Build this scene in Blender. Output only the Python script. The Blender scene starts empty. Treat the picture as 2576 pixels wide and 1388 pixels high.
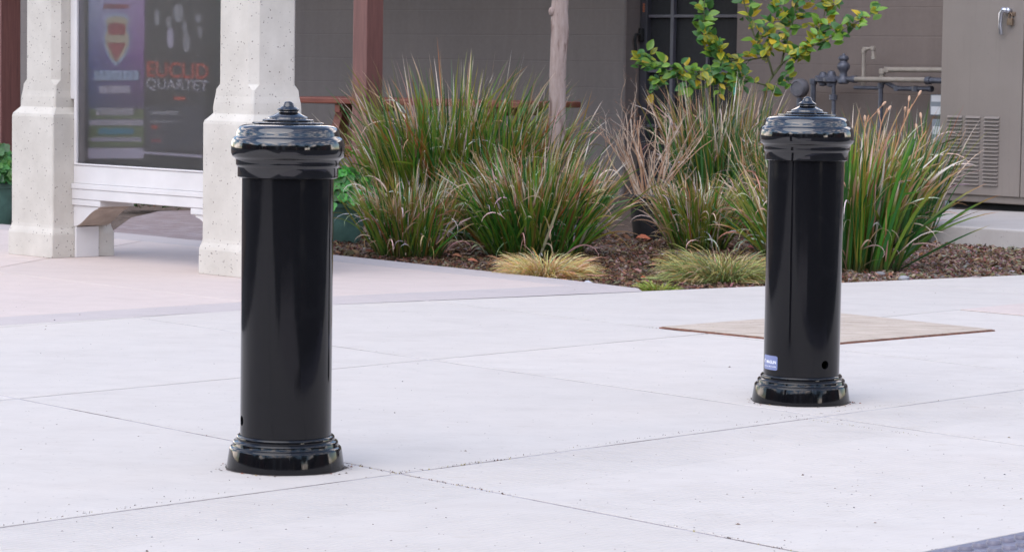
import bpy, bmesh, math, random
import numpy as np
from mathutils import Vector, Matrix
R = math.radians
SC = bpy.context.scene
COL = SC.collection
rnd = random.Random(7)

# ------------------------------------------------------------ camera
F, CAMH, HY, ROLL = 7000.0, 1.0, 160.0, R(.85)      # focal length and horizon row, in pixels of a 2576 wide frame
PITCH = math.atan((694 - HY) / F)
cam_d = bpy.data.cameras.new('camera'); cam = bpy.data.objects.new('camera', cam_d); COL.objects.link(cam)
SC.camera = cam
cam_d.sensor_width = 36; cam_d.lens = F / 2576 * 36
cam_d.clip_start = .1; cam_d.clip_end = 500
cam.matrix_world = Matrix.Translation((0, 0, CAMH)) @ Matrix.Rotation(R(90) - PITCH, 4, 'X') @ Matrix.Rotation(ROLL, 4, 'Z')
cam_d.dof.use_dof = True; cam_d.dof.focus_distance = 8.6; cam_d.dof.aperture_fstop = 20
SC.render.resolution_x = 1024; SC.render.resolution_y = 551

# ------------------------------------------------------------ world, sun, exposure
SUN_EL, SUN_ROT = R(52), R(215)
w = bpy.data.worlds.new('World'); SC.world = w; w.use_nodes = True
nt = w.node_tree; bg = nt.nodes['Background']
sky = nt.nodes.new('ShaderNodeTexSky'); sky.sky_type = 'NISHITA'; sky.sun_disc = False; sky.ozone_density = 3; sky.dust_density = .3; sky.air_density = 1.2
sky.sun_elevation = SUN_EL; sky.sun_rotation = SUN_ROT
tc = nt.nodes.new('ShaderNodeTexCoord'); mp = nt.nodes.new('ShaderNodeMapping'); mp.inputs['Scale'].default_value = (1, 1, 2.0)
ns = nt.nodes.new('ShaderNodeTexNoise'); ns.inputs['Scale'].default_value = 3.2; ns.inputs['Detail'].default_value = 7; ns.inputs['Roughness'].default_value = .58
rp = nt.nodes.new('ShaderNodeValToRGB'); rp.color_ramp.elements[0].position = .48; rp.color_ramp.elements[1].position = .62
mx = nt.nodes.new('ShaderNodeMix'); mx.data_type = 'RGBA'; mx.inputs[7].default_value = (18.0, 15.6, 14.2, 1)
L = nt.links.new
L(tc.outputs['Generated'], mp.inputs[0]); L(mp.outputs[0], ns.inputs['Vector']); L(ns.outputs[0], rp.inputs[0])
sx = nt.nodes.new('ShaderNodeSeparateXYZ'); er = nt.nodes.new('ShaderNodeMapRange'); er.interpolation_type = 'SMOOTHSTEP'
er.inputs[1].default_value = .35; er.inputs[2].default_value = .75; er.inputs[3].default_value = 1; er.inputs[4].default_value = .18
mm = nt.nodes.new('ShaderNodeMath'); mm.operation = 'MULTIPLY'; L(tc.outputs['Generated'], sx.inputs[0]); L(sx.outputs[2], er.inputs[0])
L(rp.outputs[0], mm.inputs[0]); L(er.outputs[0], mm.inputs[1]); L(mm.outputs[0], mx.inputs[0]); L(sky.outputs[0], mx.inputs[6]); L(mx.outputs[2], bg.inputs[0])
bg.inputs[1].default_value = .15
sl = bpy.data.lights.new('sun', 'SUN'); sl.energy = 1.0; sl.angle = R(65); sl.color = (1, .93, .85)
so = bpy.data.objects.new('sun', sl); COL.objects.link(so)
sd = Vector((math.sin(SUN_ROT) * math.cos(SUN_EL), math.cos(SUN_ROT) * math.cos(SUN_EL), math.sin(SUN_EL)))
so.rotation_euler = sd.to_track_quat('Z', 'Y').to_euler()
vs = SC.view_settings; vs.view_transform = 'Standard'; vs.look = 'None'; vs.gamma = 1; vs.exposure = 1.17
SC.cycles.max_bounces = 8; SC.cycles.transmission_bounces = 6; SC.cycles.transparent_max_bounces = 8

# ------------------------------------------------------------ measuring helpers: a sight line meets the ground or a plane
def ray(x, y):
    u = (x - 1288) / F; v = (694 - y) / F
    a = u * math.cos(ROLL) - v * math.sin(ROLL); b = u * math.sin(ROLL) + v * math.cos(ROLL)
    return Vector((a, math.cos(PITCH) + b * math.sin(PITCH), -math.sin(PITCH) + b * math.cos(PITCH)))
def G(x, y, z=0.):
    d = ray(x, y); t = (z - CAMH) / d.z; return Vector((d.x * t, d.y * t, z))
def Q(x, y, dep):
    d = ray(x, y); t = dep / d.y; return Vector((d.x * t, dep, CAMH + d.z * t))

# ------------------------------------------------------------ mesh builder and tagging
def tag(o, label=None, cat=None, group=None, kind=None):
    if label: o['label'] = label
    if cat: o['category'] = cat
    if group: o['group'] = group
    if kind: o['kind'] = kind
    return o
def thing(name, label, cat, loc=(0, 0, 0), rz=0., group=None):
    o = bpy.data.objects.new(name, None); COL.objects.link(o); o.location = loc; o.rotation_euler = (0, 0, rz)
    o.empty_display_size = .1
    tag(o, label, cat, group)
    return o
def local_inv(p):
    m = Matrix.Identity(4)
    while p is not None:
        m = Matrix.Translation(p.location) @ Matrix.Rotation(p.rotation_euler[2], 4, 'Z') @ m
        p = p.parent
    return m.inverted()
class MB:
    def __init__(s): s.v = []; s.f = []; s.c = []; s.m = []; s.mi = 0
    def add(s, vs, fs, c=None):
        n = len(s.v); s.v += [tuple(p) for p in vs]; s.f += [tuple(i + n for i in f) for f in fs]; s.m += [s.mi] * len(fs)
        if c is not None: s.c += ([tuple(c)] * len(vs) if not isinstance(c[0], (tuple, list)) else [tuple(k) for k in c])
        return s
    def box(s, x0, x1, y0, y1, z0, z1, M=None):
        v = [Vector((x, y, z)) for z in (z0, z1) for y in (y0, y1) for x in (x0, x1)]
        if M: v = [M @ p for p in v]
        return s.add(v, [(0, 2, 3, 1), (4, 5, 7, 6), (0, 1, 5, 4), (2, 6, 7, 3), (0, 4, 6, 2), (1, 3, 7, 5)])
    def prism(s, pts, z0, z1, M=None):
        n = len(pts); v = [Vector((p[0], p[1], z)) for z in (z0, z1) for p in pts]
        if M: v = [M @ p for p in v]
        return s.add(v, [tuple(range(n - 1, -1, -1)), tuple(range(n, 2 * n))] + [(i, (i + 1) % n, n + (i + 1) % n, n + i) for i in range(n)])
    def tube(s, pts, r, n=8, c=None, cap=True):
        pts = [Vector(p) for p in pts]; k = len(pts); rr = r if isinstance(r, (list, tuple)) else [r] * k
        v = []; up = Vector((0, 0, 1)); a = None
        for i, p in enumerate(pts):
            t = (pts[min(i + 1, k - 1)] - pts[max(i - 1, 0)]).normalized()
            if a is None: a = t.cross(up if abs(t.z) < .9 else Vector((1, 0, 0))).normalized()
            else: a = (a - t * a.dot(t)).normalized()
            b = t.cross(a)
            for j in range(n):
                q = 2 * math.pi * j / n; v.append(p + (a * math.cos(q) + b * math.sin(q)) * rr[i])
        f = [(i * n + j, i * n + (j + 1) % n, (i + 1) * n + (j + 1) % n, (i + 1) * n + j) for i in range(k - 1) for j in range(n)]
        if cap: f += [tuple(range(n - 1, -1, -1)), tuple(range((k - 1) * n, k * n))]
        return s.add(v, f, c)
    def lathe(s, prof, cx=0, cy=0, cz=0, n=64, M=None):
        k = len(prof); v = []
        for r, z in prof:
            for j in range(n):
                q = 2 * math.pi * j / n; v.append(Vector((r * math.cos(q), r * math.sin(q), z)))
        if M: v = [M @ p for p in v]
        v = [p + Vector((cx, cy, cz)) for p in v]
        f = [(i * n + j, i * n + (j + 1) % n, (i + 1) * n + (j + 1) % n, (i + 1) * n + j) for i in range(k - 1) for j in range(n)]
        f += [tuple(range(n - 1, -1, -1)), tuple(range((k - 1) * n, k * n))]
        return s.add(v, f)
    def build(s, name, mat, parent=None, smooth=False, world=True, bevel=0, seg=2, autos=None):
        me = bpy.data.meshes.new(name)
        v = s.v
        if parent is not None and world:
            mi = local_inv(parent); v = [mi @ Vector(p) for p in v]
        me.from_pydata([tuple(p) for p in v], [], s.f); me.update()
        for m in (mat if isinstance(mat, (list, tuple)) else [mat]): me.materials.append(m)
        me.polygons.foreach_set('material_index', s.m)
        if s.c:
            a = me.color_attributes.new('tint', 'FLOAT_COLOR', 'POINT')
            arr = np.ones((len(s.v), 4), dtype=np.float32); arr[:, :3] = np.array(s.c, dtype=np.float32)[:, :3]
            a.data.foreach_set('color', arr.ravel())
        if smooth: me.polygons.foreach_set('use_smooth', [True] * len(me.polygons))
        if autos: 
            me.polygons.foreach_set('use_smooth', [True] * len(me.polygons)); me.set_sharp_from_angle(angle=R(autos))
        o = bpy.data.objects.new(name, me); COL.objects.link(o)
        if parent is not None: o.parent = parent
        if bevel:
            b = o.modifiers.new('bevel', 'BEVEL'); b.width = bevel; b.segments = seg; b.limit_method = 'ANGLE'; b.angle_limit = R(35)
        return o
def clip(poly, nx, ny, d):            # keep nx*x+ny*y <= d
    out = []
    for i in range(len(poly)):
        a, b = poly[i], poly[(i + 1) % len(poly)]
        fa = nx * a[0] + ny * a[1] - d; fb = nx * b[0] + ny * b[1] - d
        if fa <= 0: out.append(a)
        if fa * fb < 0:
            t = fa / (fa - fb); out.append((a[0] + (b[0] - a[0]) * t, a[1] + (b[1] - a[1]) * t))
    return out

# ------------------------------------------------------------ materials
class NM:
    def __init__(s, name, rough=.6, **kw):
        s.m = bpy.data.materials.new(name); s.m.use_nodes = True; s.t = s.m.node_tree
        s.b = s.t.nodes['Principled BSDF']; s.b.inputs['Roughness'].default_value = rough
        for k, v in kw.items(): s.b.inputs[k.replace('_', ' ')].default_value = v
    def n(s, ty, **kw):
        o = s.t.nodes.new('ShaderNode' + ty)
        for k, v in kw.items():
            if hasattr(o, k) and k not in ('Scale',): setattr(o, k, v)
            else: o.inputs[k.replace('_', ' ')].default_value = v
        return o
    def l(s, a, b): s.t.links.new(a, b)
    def coords(s, scale=(1, 1, 1), rot=(0, 0, 0), kind='Object'):
        t = s.n('TexCoord'); m = s.n('Mapping'); m.inputs['Scale'].default_value = scale; m.inputs['Rotation'].default_value = rot
        s.l(t.outputs[kind], m.inputs[0]); return m.outputs[0]
    def noise(s, vec, scale, detail=4, rough=.55):
        o = s.n('TexNoise'); o.inputs['Scale'].default_value = scale; o.inputs['Detail'].default_value = detail; o.inputs['Roughness'].default_value = rough
        s.l(vec, o.inputs['Vector']); return o.outputs[0]
    def ramp(s, fac, stops):
        o = s.n('ValToRGB'); e = o.color_ramp.elements
        while len(e) < len(stops): e.new(.5)
        for i, (p, c) in enumerate(stops):
            e[i].position = p; e[i].color = (c if hasattr(c, '__len__') else (c, c, c)) + ((1,) if hasattr(c, '__len__') else (1,)) if hasattr(c, '__len__') else (c, c, c, 1)
        s.l(fac, o.inputs[0]); return o.outputs[0]
    def mix(s, fac, a, b, blend='MIX'):
        o = s.n('Mix'); o.data_type = 'RGBA'; o.blend_type = blend
        for i, v in ((0, fac), (6, a), (7, b)):
            if isinstance(v, (int, float)): o.inputs[i].default_value = v
            elif isinstance(v, tuple): o.inputs[i].default_value = v + (1,)
            else: s.l(v, o.inputs[i])
        return o.outputs[2]
    def math(s, op, a, b=0.):
        o = s.n('Math'); o.operation = op
        for i, v in ((0, a), (1, b)):
            if isinstance(v, (int, float)): o.inputs[i].default_value = v
            else: s.l(v, o.inputs[i])
        return o.outputs[0]
    def bump(s, h, strength=.3, dist=.01, prev=None):
        o = s.n('Bump'); o.inputs['Strength'].default_value = strength; o.inputs['Distance'].default_value = dist
        s.l(h, o.inputs['Height'])
        if prev: s.l(prev, o.inputs['Normal'])
        s.l(o.outputs[0], s.b.inputs['Normal']); return o.outputs[0]
    def color(s, c):
        if isinstance(c, tuple): s.b.inputs['Base Color'].default_value = c + (1,)
        else: s.l(c, s.b.inputs['Base Color'])
        return s
def simple(name, c, rough=.6, var=.12, scale=8, bump=0., metallic=0., bs=40):
    m = NM(name, rough, Metallic=metallic); v = m.coords()
    f = m.noise(v, scale, 5)
    d = tuple(x * (1 - var) for x in c); e = tuple(min(1, x * (1 + var)) for x in c)
    m.color(m.ramp(f, [(.3, d), (.7, e)]))
    if bump: m.bump(m.noise(v, bs, 4), bump, .004)
    return m.m
def vertex_mat(name, rough=.5, trans=.25, spec=.5):
    m = NM(name, rough); a = m.n('Attribute'); a.attribute_name = 'tint'; m.color(a.outputs[0])
    m.b.inputs['Specular IOR Level'].default_value = spec
    if trans:
        tr = m.n('BsdfTranslucent'); m.l(a.outputs[0], tr.inputs[0]); ms = m.n('MixShader'); ms.inputs[0].default_value = trans
        m.l(m.b.outputs[0], ms.inputs[1]); m.l(tr.outputs[0], ms.inputs[2]); m.l(ms.outputs[0], m.t.nodes['Material Output'].inputs[0])
    return m.m
ANG_B = R(46.6); NB = (-math.sin(ANG_B), math.cos(ANG_B)); NA = (math.cos(R(40.5)), math.sin(R(40.5)))
def concrete(name, c, groove=False, speck=.5):
    m = NM(name, .85); v = m.coords(); big = m.noise(v, 1.1, 4); mid = m.noise(v, 9, 6, .62)
    col = m.mix(m.math('MULTIPLY', big, .55), tuple(x * 1.05 for x in c), tuple(x * .86 for x in c))
    st2 = m.noise(m.coords((1, 2.2, 1), (0, 0, R(30))), 2.3, 6, .65)
    col = m.mix(m.ramp(st2, [(.47, 0.), (.70, .75)]), col, tuple(x * y for x, y in zip(c, (.82, .80, .79))))
    col = m.mix(m.ramp(m.noise(v, .8, 3, .5), [(.45, 0.), (.7, .5)]), col, tuple(x * y for x, y in zip(c, (1.08, 1.05, 1.02))))
    col = m.mix(.35, col, m.ramp(mid, [(.3, tuple(x * .84 for x in c)), (.7, tuple(x * 1.07 for x in c))]))
    st = m.noise(m.coords((7, 26, 1), (0, 0, R(-12))), 1.6, 3, .5)          # faint brown dashes left by the trowel
    col = m.mix(m.ramp(st, [(.62, 0.), (.76, .5)]), col, (c[0] * .72, c[1] * .66, c[2] * .58))
    sp = m.noise(v, 65, 2, .5)
    col = m.mix(m.ramp(sp, [(.68, 0.), (.75, speck)]), col, (.12, .1, .1))
    geo = m.n('NewGeometry'); col = m.mix(m.math('MULTIPLY', geo.outputs['Random Per Island'], .3), col, tuple(x * .80 for x in c)); m.color(col)
    nb = m.bump(mid, .2, .004)
    t = m.n('TexCoord'); dt = m.n('VectorMath'); dt.operation = 'DOT_PRODUCT'; m.l(t.outputs['Object'], dt.inputs[0]); dt.inputs[1].default_value = (NB[0], NB[1], 0)
    b = m.math('ADD', dt.outputs['Value'], m.math('MULTIPLY', m.noise(v, 3, 2), .012))
    if groove:
        wv = m.math('SINE', m.math('MULTIPLY', b, 2 * math.pi / .021))
        band = m.math('MULTIPLY', m.math('GREATER_THAN', b, 4.46), m.math('LESS_THAN', b, 4.815))
        low = m.math('MULTIPLY', m.math('LESS_THAN', b, 4.815), m.ramp(m.noise(v, 1.3, 2), [(.42, 0.), (.6, .42)]))
        amp = m.math('ADD', m.math('ADD', m.math('MULTIPLY', band, .45), low), .1)
        h = m.math('MULTIPLY', wv, amp)
        m.bump(h, .55, .004, nb)
        m.color(m.mix(m.math('MULTIPLY', m.math('MAXIMUM', m.math('MULTIPLY', wv, -1.), 0.), m.math('MULTIPLY', amp, .10)), col, (.2, .19, .2)))
    return m.m
M = {}
CONC = (.53, .478, .428)
M['conc'] = concrete('concrete', CONC, True)
M['pink'] = concrete('pink_concrete', (.55, .455, .405))
M['band'] = concrete('grey_band_concrete', (.46, .40, .375))
def joint_mat():
    m = NM('joint_grit', .95); v = m.coords(); n1 = m.noise(v, 2.4, 5, .7); n2 = m.noise(v, 60, 3)
    m.color(m.mix(m.ramp(n1, [(.42, 0.), (.60, 1.)]), m.ramp(n2, [(.35, (.07, .055, .05)), (.65, (.22, .19, .18))]), (.40, .37, .37))); return m.m
M['joint'] = joint_mat()
M['asphalt'] = simple('asphalt', (.034, .033, .034), .9, .3, 40, .6, bs=120)
def soil_mat():
    m = NM('soil', .95); v = m.coords(); a = m.noise(v, 30, 8, .7); b = m.noise(v, 3, 3)
    col = m.ramp(a, [(.3, (.035, .022, .015)), (.5, (.095, .062, .042)), (.7, (.21, .155, .115))])
    m.color(m.mix(b, col, m.mix(.5, col, (.16, .11, .09)))); m.bump(a, 1, .02); return m.m
M['soil'] = soil_mat()
def brick_mat():
    m = NM('brick_paving', .85); v = m.coords((1, 1, 1), (0, 0, R(20)))
    b = m.n('TexBrick'); b.inputs['Scale'].default_value = 5; b.inputs['Color1'].default_value = (.22, .15, .14, 1); b.inputs['Color2'].default_value = (.30, .24, .23, 1)
    b.inputs['Mortar'].default_value = (.16, .15, .14, 1); b.inputs['Mortar Size'].default_value = .012; m.l(v, b.inputs['Vector'])
    m.color(b.outputs[0]); m.bump(m.noise(v, 40), .3); return m.m
M['brick'] = brick_mat()
def bollard_mat():
    m = NM('black_gloss_paint', .07, Coat_Weight=0.); v = m.coords()
    dust = m.noise(v, 14, 6, .7)
    m.color(m.mix(m.ramp(dust, [(.55, 0.), (.85, .2)]), (.004, .004, .005), (.02, .02, .023)))
    scr = m.noise(m.coords((60, 60, 2.2), (.12, .05, 0)), 1.4, 3, .6); sg = m.noise(v, 4, 2)
    base_ = m.b.inputs['Base Color'].links[0].from_socket; m.color(m.mix(m.math('MULTIPLY', m.ramp(scr, [(.68, 0.), (.74, .5)]), m.ramp(sg, [(.52, 0.), (.62, 1.)])), base_, (.05, .05, .056)))
    m.l(m.ramp(dust, [(.35, .05), (.75, .14)]), m.b.inputs['Roughness'])
    nb = m.bump(m.noise(m.coords((34, 34, 1.1)), 1.0, 3, .5), .16, .004); m.bump(m.noise(v, 9, 2), .04, .004, nb)
    return m.m
M['black'] = bollard_mat()
M['black_cast'] = bollard_mat()
M['black_cast'].node_tree.nodes['Principled BSDF'].inputs['Specular IOR Level'].default_value = .85
[n for n in M['black_cast'].node_tree.nodes if n.type == 'BUMP'][0].inputs['Strength'].default_value = .04
M['black_cast'].node_tree.nodes['Principled BSDF'].inputs['Coat Weight'].default_value = .0
M['black'].node_tree.nodes['Principled BSDF'].inputs['Specular IOR Level'].default_value = .34
def pillar_mat():
    m = NM('precast_concrete', .9); v = m.coords(); n1 = m.noise(v, 5, 6, .65)
    col = m.ramp(n1, [(.25, (.45, .41, .355)), (.75, (.60, .555, .49))])
    vo = m.n('TexVoronoi'); vo.inputs['Scale'].default_value = 62; m.l(v, vo.inputs['Vector'])
    gate = m.math('MULTIPLY', m.math('LESS_THAN', vo.outputs['Distance'], .26), m.math('GREATER_THAN', m.noise(v, 40, 2), .56))
    col = m.mix(m.math('MULTIPLY', gate, .75), col, (.17, .14, .125))
    m.color(col); m.bump(m.math('SUBTRACT', n1, gate), .35, .006); return m.m
M['pillar'] = pillar_mat()
M['white'] = simple('white_paint', (.61, .58, .565), .4, .06, 5, .1)
M['beige'] = simple('stained_beige', (.42, .34, .28), .7, .25, 9, .2)
M['case_grey'] = simple('case_backboard', (.022, .020, .020), .7, .1)
def wall_mat(name, c):
    m = NM(name, .85); v = m.coords(); n1 = m.noise(v, 1.2, 5, .6); n2 = m.noise(v, 26, 6, .6)
    br = m.n('TexBrick'); br.inputs['Scale'].default_value = 1; br.inputs['Brick Width'].default_value = 5.3; br.inputs['Row Height'].default_value = .205
    br.inputs['Mortar Size'].default_value = .006; br.inputs['Mortar Smooth'].default_value = .6; br.offset = .5
    sw = m.n('SeparateXYZ'); cb = m.n('CombineXYZ'); m.l(v, sw.inputs[0]); m.l(sw.outputs[0], cb.inputs[0]); m.l(sw.outputs[2], cb.inputs[1])
    m.l(cb.outputs[0], br.inputs['Vector'])
    n3 = m.noise(m.coords((7, 7, .7)), 1.5, 5, .6)
    col = m.ramp(m.math('ADD', m.math('MULTIPLY', m.mix(.5, n1, n3), .7), m.math('MULTIPLY', n2, .3)), [(.3, tuple(x * .84 for x in c)), (.7, tuple(x * 1.14 for x in c))])
    m.color(m.mix(m.math('MULTIPLY', br.outputs['Fac'], m.ramp(n1, [(.4, 0.), (.6, .16)])), col, tuple(x * .5 for x in c)))
    h = m.math('SUBTRACT', m.math('MULTIPLY', n2, .35), m.math('MULTIPLY', br.outputs['Fac'], .4)); m.bump(h, .5, .005); return m.m
M['wall'] = wall_mat('painted_block', (.163, .130, .116))
M['wall_shaded'] = wall_mat('painted_block_shaded', (.148, .126, .116))  # darker, greyer copy of the wall colour, with the left stretch's shade mixed in
def wood_mat(name, a, b, sc=(3, 3, 40)):
    m = NM(name, .55); v = m.coords(sc); n = m.noise(v, 2.2, 6, .6); m.color(m.ramp(n, [(.25, a), (.75, b)])); m.bump(n, .25, .003); return m.m
M['redwood'] = wood_mat('red_stained_wood', (.10, .040, .034), (.19, .075, .062), (30, 30, 2))
M['tablewood'] = wood_mat('picnic_table_wood', (.11, .028, .017), (.20, .058, .034), (3, 30, 30))
def bark_mat():
    m = NM('pale_bark', .9); v = m.coords((14, 14, 3)); n = m.noise(v, 3, 7, .65); v2 = m.coords((9, 9, 1.6)); s = m.noise(v2, 3.2, 3)
    col = m.ramp(n, [(.25, (.25, .175, .15)), (.75, (.45, .355, .315))]); m.color(m.mix(m.ramp(s, [(.56, 0.), (.66, .8)]), col, (.15, .085, .065))); m.bump(n, .6, .01); return m.m
M['bark'] = bark_mat()
M['twig'] = simple('green_twig', (.10, .11, .045), .7, .3, 20)
M['metal_dark'] = simple('dark_door_frame', (.045, .043, .05), .45, .15, 5)
def glass_mat(name, c, rough, mixf):
    m = NM(name, .08); m.color(c); return m.m
M['door_glass'] = glass_mat('dark_door_glass', (.010, .010, .012), .08, 0)
M['door_screen'] = simple('dark_screen', (.012, .012, .0135), .75, .2, 40)
M['muntin'] = simple('grey_muntin', (.085, .08, .095), .45, .15, 8)
def enamel():
    m = NM('tan_enamel', .42); v = m.coords(); s1 = m.noise(m.coords((22, 22, 1.2)), 1.6, 5, .6); n1 = m.noise(v, 3, 4); sp = m.noise(v, 70, 2)
    col = m.ramp(n1, [(.3, (.195, .163, .143)), (.7, (.218, .184, .162))]); col = m.mix(m.ramp(s1, [(.55, 0.), (.75, .35)]), col, (.15, .12, .10)); m.color(m.mix(m.ramp(sp, [(.72, 0.), (.78, .5)]), col, (.10, .07, .05)))
    m.bump(n1, .08, .01); return m.m
M['cabinet'] = enamel()
M['chrome'] = simple('cast_handle', (.55, .56, .62), .28, .1, 20, metallic=.9)
M['brass'] = simple('old_brass', (.24, .17, .12), .4, .2, 30, metallic=.7)
M['shadowblack'] = simple('black_void', (.01, .01, .01), .9)
M['pipe_tan'] = simple('tan_pipe', (.27, .235, .20), .5, .15, 20)
M['pipe_grey'] = simple('grey_iron', (.09, .095, .12), .45, .3, 30, .2, metallic=.3)
M['util_grey'] = simple('utility_grey', (.22, .245, .28), .4, .12, 12)
M['paper'] = simple('white_paper', (.62, .62, .64), .7, .03)
M['pot_green'] = simple('glazed_green', (.085, .165, .135), .3, .25, 14, .1)
M['pot_black'] = simple('black_plastic_pot', (.018, .018, .02), .45, .25, 10)
M['plate'] = None
def plate_mat():
    m = NM('weathered_cover', .9); v = m.coords((2, 14, 1), (0, 0, R(-8))); n = m.noise(v, 2.2, 6, .65); s = m.noise(m.coords(), 60, 3)
    col = m.ramp(n, [(.3, (.31, .24, .18)), (.7, (.56, .465, .375))]); m.color(m.mix(m.ramp(s, [(.62, 0.), (.7, .5)]), col, (.2, .12, .09))); m.bump(s, .4, .004); return m.m
M['plate'] = plate_mat()
M['rust'] = simple('rusty_rim', (.20, .085, .055), .85, .4, 40, .5)
M['tactile'] = simple('tactile_plastic', (.150, .138, .175), .45, .16, 14, .2)
M['leafy'] = vertex_mat('strap_leaf', .42, .2, .5)
M['dryleaf'] = vertex_mat('dry_leaf', .7, .15, .3)
M['citrus'] = vertex_mat('glossy_leaf', .38, .22, .45)
M['chips'] = vertex_mat('mulch_chips', .9, 0, .2)
M['sticker'] = simple('blue_grey_label', (.17, .20, .37), .35, .05)
M['label_white'] = simple('label_white', (.8, .8, .84), .5, .02)

# ------------------------------------------------------------ ground and paving
E1A = R(-46.4); E1 = Vector((math.cos(E1A), math.sin(E1A), 0)); E2 = Vector((-math.sin(E1A), math.cos(E1A), 0))
g = MB(); g.add([(-60, -60, -.06), (60, -60, -.06), (60, 70, -.06), (-60, 70, -.06)], [(0, 1, 2, 3)])
tag(g.build('ground', M['asphalt']), kind='structure')
# clip lines: concrete lies below lines L1 and L2 (outer edge of the band) and behind the kerb line
def line_from(a, b):
    d = (b[0] - a[0], b[1] - a[1]); n = (-d[1], d[0]); l = math.hypot(*n); n = (n[0] / l, n[1] / l); return n[0], n[1], n[0] * a[0] + n[1] * a[1]
pa, pb, pc = G(0, 817), G(843, 765), G(2110, 711)
L1 = line_from(pa, pb); L2 = line_from(pb, pc)
KERB = 3.31
def slab_mesh(polys, mb, gap=.0065, bev=.003, dz=.0008, z=0., depth=.07):
    for p in polys:
        if len(p) < 3: continue
        cx = sum(q[0] for q in p) / len(p); cy = sum(q[1] for q in p) / len(p)
        def inset(poly, d):
            out = []; n = len(poly)
            for i in range(n):
                a, b, c = poly[i - 1], poly[i], poly[(i + 1) % n]
                d1 = Vector((b[0] - a[0], b[1] - a[1])); d2 = Vector((c[0] - b[0], c[1] - b[1]))
                if d1.length < 1e-6 or d2.length < 1e-6: out.append(b); continue
                d1.normalize(); d2.normalize(); n1 = Vector((-d1.y, d1.x)); n2 = Vector((-d2.y, d2.x))
                k = n1 + n2; k = k / max(.15, k.length_squared) * 2 * d
                out.append((b[0] + k.x, b[1] + k.y))
            return out
        p0 = inset(p, gap); p1 = inset(p, gap + bev * .45); p2 = inset(p, gap + bev)
        n = len(p)
        v = [(q[0], q[1], z - depth) for q in p0] + [(q[0], q[1], z - dz * 1.5) for q in p0] + [(q[0], q[1], z - dz * .35) for q in p1] + [(q[0], q[1], z) for q in p2]
        f = [(k * n + i, k * n + (i + 1) % n, (k + 1) * n + (i + 1) % n, (k + 1) * n + i) for k in range(3) for i in range(n)] + [tuple(range(3 * n, 4 * n))]
        mb.add(v, f)
sm = MB(); Al = [-16, -9, -5.4, -2.2, .9, 2.5, 4.17, 5.86, 7.31, 9.89, 12.6, 16, 24]; Bl = [KERB, 4.82, 6.62, 8.42, 10.3, 12.2, 14.5, 24]
big = [(-40, -40), (40, -40), (40, 60), (-40, 60)]
for i in range(len(Al) - 1):
    for j in range(len(Bl) - 1):
        p = clip(clip(big, NA[0], NA[1], Al[i + 1]), -NA[0], -NA[1], -Al[i]); p = clip(clip(p, NB[0], NB[1], Bl[j + 1]), -NB[0], -NB[1], -Bl[j])
        p = clip(clip(p, *L1), *L2) if len(p) > 2 else p
        if len(p) > 2: slab_mesh([p], sm)
tag(sm.build('pavement', M['conc']), kind='structure')
# bed soil behind everything, with a low bump pattern
sv = []; sf = []; NX, NY = 150, 130
def poly_contains(poly, x, y):
    c = False; j = len(poly) - 1
    for i in range(len(poly)):
        if (poly[i][1] > y) != (poly[j][1] > y) and x < (poly[j][0] - poly[i][0]) * (y - poly[i][1]) / (poly[j][1] - poly[i][1]) + poly[i][0]: c = not c
        j = i
    return c
band_far = [G(-260, 545), G(290, 584), G(515, 606), G(843, 641), G(1424, 703), G(1610, 727)]
bed = [p.to_2d() for p in band_far] + [G(1700, 728.5).to_2d(), G(2110, 711).to_2d(), G(2700, 676).to_2d(), Vector((14, 26)), Vector((14, 45)), Vector((-16, 45)), Vector((-16, 20))]
bedt = [tuple(p) for p in bed]
bx0, bx1, by0, by1 = -9., 7., 11.8, 27.
for j in range(NY + 1):
    for i in range(NX + 1):
        x = bx0 + (bx1 - bx0) * i / NX; y = by0 + (by1 - by0) * (j / NY) ** 1.4
        h = .012 * math.sin(x * 5.1 + math.sin(y * 3.3) * 2) * math.sin(y * 4.3 + x) + rnd.uniform(-.006, .006)
        sv.append((x, y, -.035 + h))
for j in range(NY):
    for i in range(NX):
        a = j * (NX + 1) + i; sf.append((a, a + 1, a + NX + 2, a + NX + 1))
s = MB(); s.add(sv, sf); tag(s.build('soil', M['soil'], smooth=True), kind='structure')
# pink paving, its grey border band and the brick path
pk = MB(); bd = MB()
near = [G(-300, 816), G(0, 797), G(845, 744), G(1424, 718)]
nearo = [G(-300, 836), G(0, 818.5), G(843, 766.5), G(1425, 742.5)]
fari = [G(-260, 556), G(290, 600), G(515, 621), G(843, 657), G(1424, 718)]
t2 = lambda p: (p.x, p.y)
slab_mesh([[t2(p) for p in nearo] + [t2(G(1622, 733.5)), t2(G(1612, 728))] + [t2(p) for p in near[::-1]]], bd, gap=.003, bev=.004, dz=.003)
slab_mesh([[t2(p) for p in fari] + [t2(G(1611, 728.5)), t2(G(1608, 725))] + [t2(p) for p in band_far[4::-1]]], bd, gap=.001, bev=.003, dz=.003)
pinkp = [t2(near[0]), t2(near[1]), t2(near[2]), t2(near[3]), t2(fari[3]), t2(fari[2]), t2(fari[1]), t2(fari[0])]
ja, jb = G(0, 685), G(604, 757); jl = line_from(t2(ja), t2(jb)); jc = line_from(t2(G(0, 672)), t2(G(130, 648)))
lo = clip(pinkp, *jl); hi = clip(pinkp, -jl[0], -jl[1], -jl[2])
h1 = clip(hi, *jc); h2 = clip(hi, -jc[0], -jc[1], -jc[2])
slab_mesh([lo, h1, h2], pk, gap=.003, bev=.008, dz=.004)
tag(bd.build('paving_band', M['band']), kind='structure'); tag(pk.build('pink_paving', M['pink']), kind='structure')
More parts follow.
